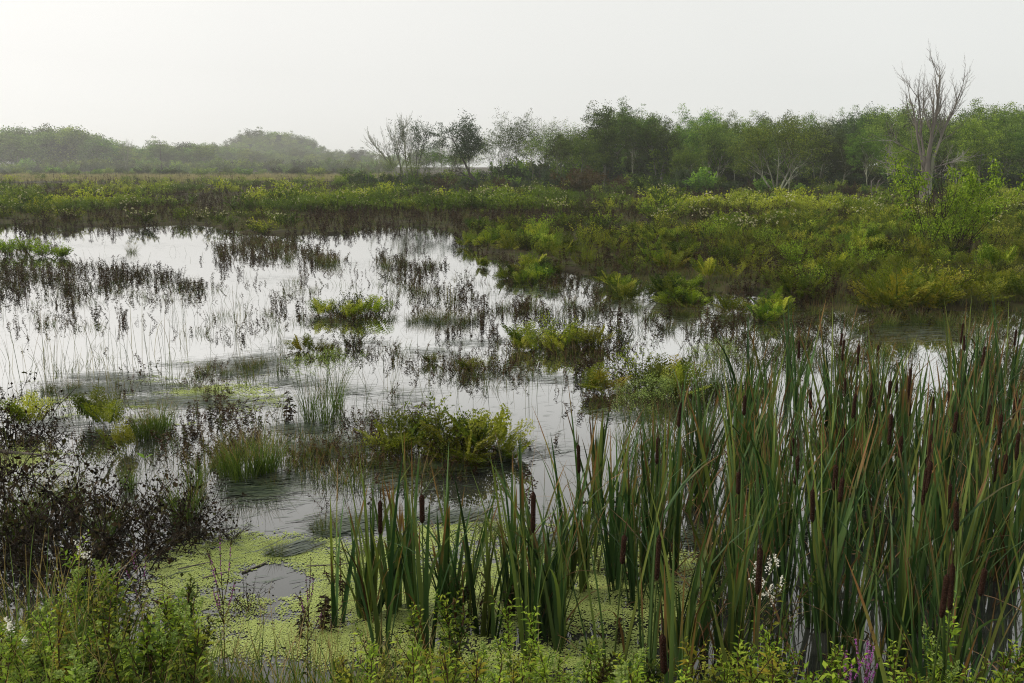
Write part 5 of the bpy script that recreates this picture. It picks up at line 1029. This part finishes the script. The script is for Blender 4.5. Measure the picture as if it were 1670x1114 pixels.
for k in range(190):
    px = rng.choice([rng.uniform(-60, 330), rng.uniform(540, 1240), rng.uniform(1240, 1700)], p=[.40, .46, .14]); px = px if not (1350 < px < 1460) else px - 130; kd = str(rng.choice(['bushy', 'leafy', 'yellow', 'bushy', 'leafy', 'gold', 'leafy', 'bushy'])); y = rng.uniform(2.6, 3.9)
    top = rng.uniform(1038, 1114) if px > 330 else rng.uniform(940, 1100); nm, ct, ds = KIN[kd]; bank_plant(kd, px, top, y, lab('low ' + ds + ',', px, top + 60), 'low plants of the near bank', nm, ct)
# bank grass
def bank_grass(name, zones, n_, L, W, mat, label, bend=1.0):
    P = []
    for (x0, x1, y0, y1), w_ in zones:
        m_ = int(n_ * w_); a_ = rng.uniform(x0, x1, m_); b_ = rng.uniform(y0, y1, m_); dep = b_ * CT + (H - .3) * ST; xx = (a_ - CX) / F * dep; P.append(np.stack([xx, b_, ground_z(xx, b_) - .02], 1))
    P = np.vstack(P); m_ = len(P); mb = MB(); blades(mb, P, rnd(0, 6.28, m_), rnd(0, .45, m_), rnd(*L, m_), rnd(W * .5, W, m_), rnd(.1, bend, m_), S=7, power=1.8)
    tag(link(name, mb.mesh(name, M[mat])), label, 'grass', kind='stuff')
bank_grass('bank_grass', [((-80, 320, 2.5, 4.5), .42), ((320, 560, 2.5, 3.9), .20), ((540, 740, 2.5, 3.7), .16), ((740, 1700, 2.4, 3.6), .10)], 2100, (.18, .55), .008, 'grass', 'green grass blades covering the near bank')
bank_grass('bank_straw', [((-80, 420, 2.6, 4.6), .4), ((420, 1000, 2.6, 4.2), .45), ((1000, 1700, 2.5, 3.9), .15)], 150, (.25, .6), .005, 'straw', 'thin pale dry stems among the bank grass', .8)
tall = [{'blades': tussock(46, (.4, .8), .012, .35, .9, .07, S=7).mesh('tall_grass', M['grass'])} for k in range(3)]
for k, (px, y, s) in enumerate([(95, 4.0, .9), (120, 3.8, 1.0), (145, 3.6, .9), (60, 3.5, 1.0), (180, 3.4, .8), (20, 3.9, .9), (460, 3.3, .8), (500, 3.2, .7), (600, 3.3, .7), (640, 3.2, .75), (560, 3.1, .7), (1180, 4.6, .9), (1200, 4.9, 1.0), (1165, 5.2, 1.0), (380, 3.1, .6), (680, 3.1, .6)]):
    x = (px - CX) / F * (y * CT + 2.3 * ST); put('tall_grass', tall[k % 3], (x, y, float(ground_z(x, y))), rng.uniform(0, 6), s, lab('fresh tall grass tuft on the bank,', px, 1000), 'grass tussock', 'tall grass tufts on the bank')
# drowned brown sprigs at the bank foot
clump = [(560, 985), (530, 1010), (545, 960), (520, 1030), (1000, 1045), (770, 1010), (790, 1020), (300, 1030), (740, 1000), (820, 1010), (500, 1040)]
for k, (px, py) in enumerate(clump):
    x, y = at(px, py); put('withered_stalk', weedP[k % 6], (x, y, 0), rng.uniform(0, 6), rng.uniform(.5, .8), lab('brown withered stalk at the bank foot,', px, py), 'weed stalk', 'withered stalks at the bank foot')
# purple loosestrife
LS = [loosestrife(1.0, 6, .55), loosestrife(1.0, 4, .35), loosestrife(1.0, 5, .9)]
for px, top, y, v_, nm in [(350, 852, 3.9, 0, 'tall purple-flowered stalk rising in front of the duckweed'), (490, 895, 3.9, 1, 'thinner purple-tinged stalk right of the tall purple-flowered one'), (220, 852, 4.3, 1, 'small purple flower head in front of the dead brush'), (1412, 1008, 2.9, 2, 'dense bright purple flower spikes in front of the cattails'), (1396, 1034, 2.88, 2, 'shorter purple flower spike left of the dense bright one')]:
    zt = z_at(top, y); x = (px - CX) / F * (y * CT + (H - zt) * ST); g = float(ground_z(x, y)); s = (zt - g); put('purple_loosestrife', LS[v_], (x, y, g), rng.uniform(0, 6), (.62, .62, s), nm, 'flower')
# white flower sprays
def white_spray(px, top, y, nm, sprays):
    zt = z_at(top, y); x = (px - CX) / F * (y * CT + (H - zt) * ST); g = float(ground_z(x, y)); hh = zt - g
    base = forb(hh, 40, .05, .5, None, 2, mat_='bush'); f = MB()
    for k in range(sprays):
        q = np.array([rng.normal(0, .03), rng.normal(0, .03), hh * (1 - .05 * k)]); L = rng.uniform(.05, .10); d = turn(np.array([0, 0, 1.]), rng.uniform(0, 1.0)); m_ = 40; t_ = rng.uniform(0, 1, m_)[:, None]
        leaves(f, q + d * L * t_ + rng.normal(0, .007, (m_, 3)) * (1.2 - t_), rng.normal(0, 1, (m_, 3)), .010, .008)
    base['blossom'] = f.mesh('white_blossom', M['white']); put('white_flower', base, (x, y, g), 0, 1, nm, 'flower')
white_spray(1268, 925, 4.1, 'spray of small white flowers among the cattail leaves', 6)
white_spray(1250, 948, 4.05, 'lower white flower spray beside the larger white spray', 3)
white_spray(138, 905, 4.2, 'white flower spike in front of the dark dead brush', 2)
white_spray(22, 1030, 3.0, 'small whitish flowers in the bottom left corner', 3)
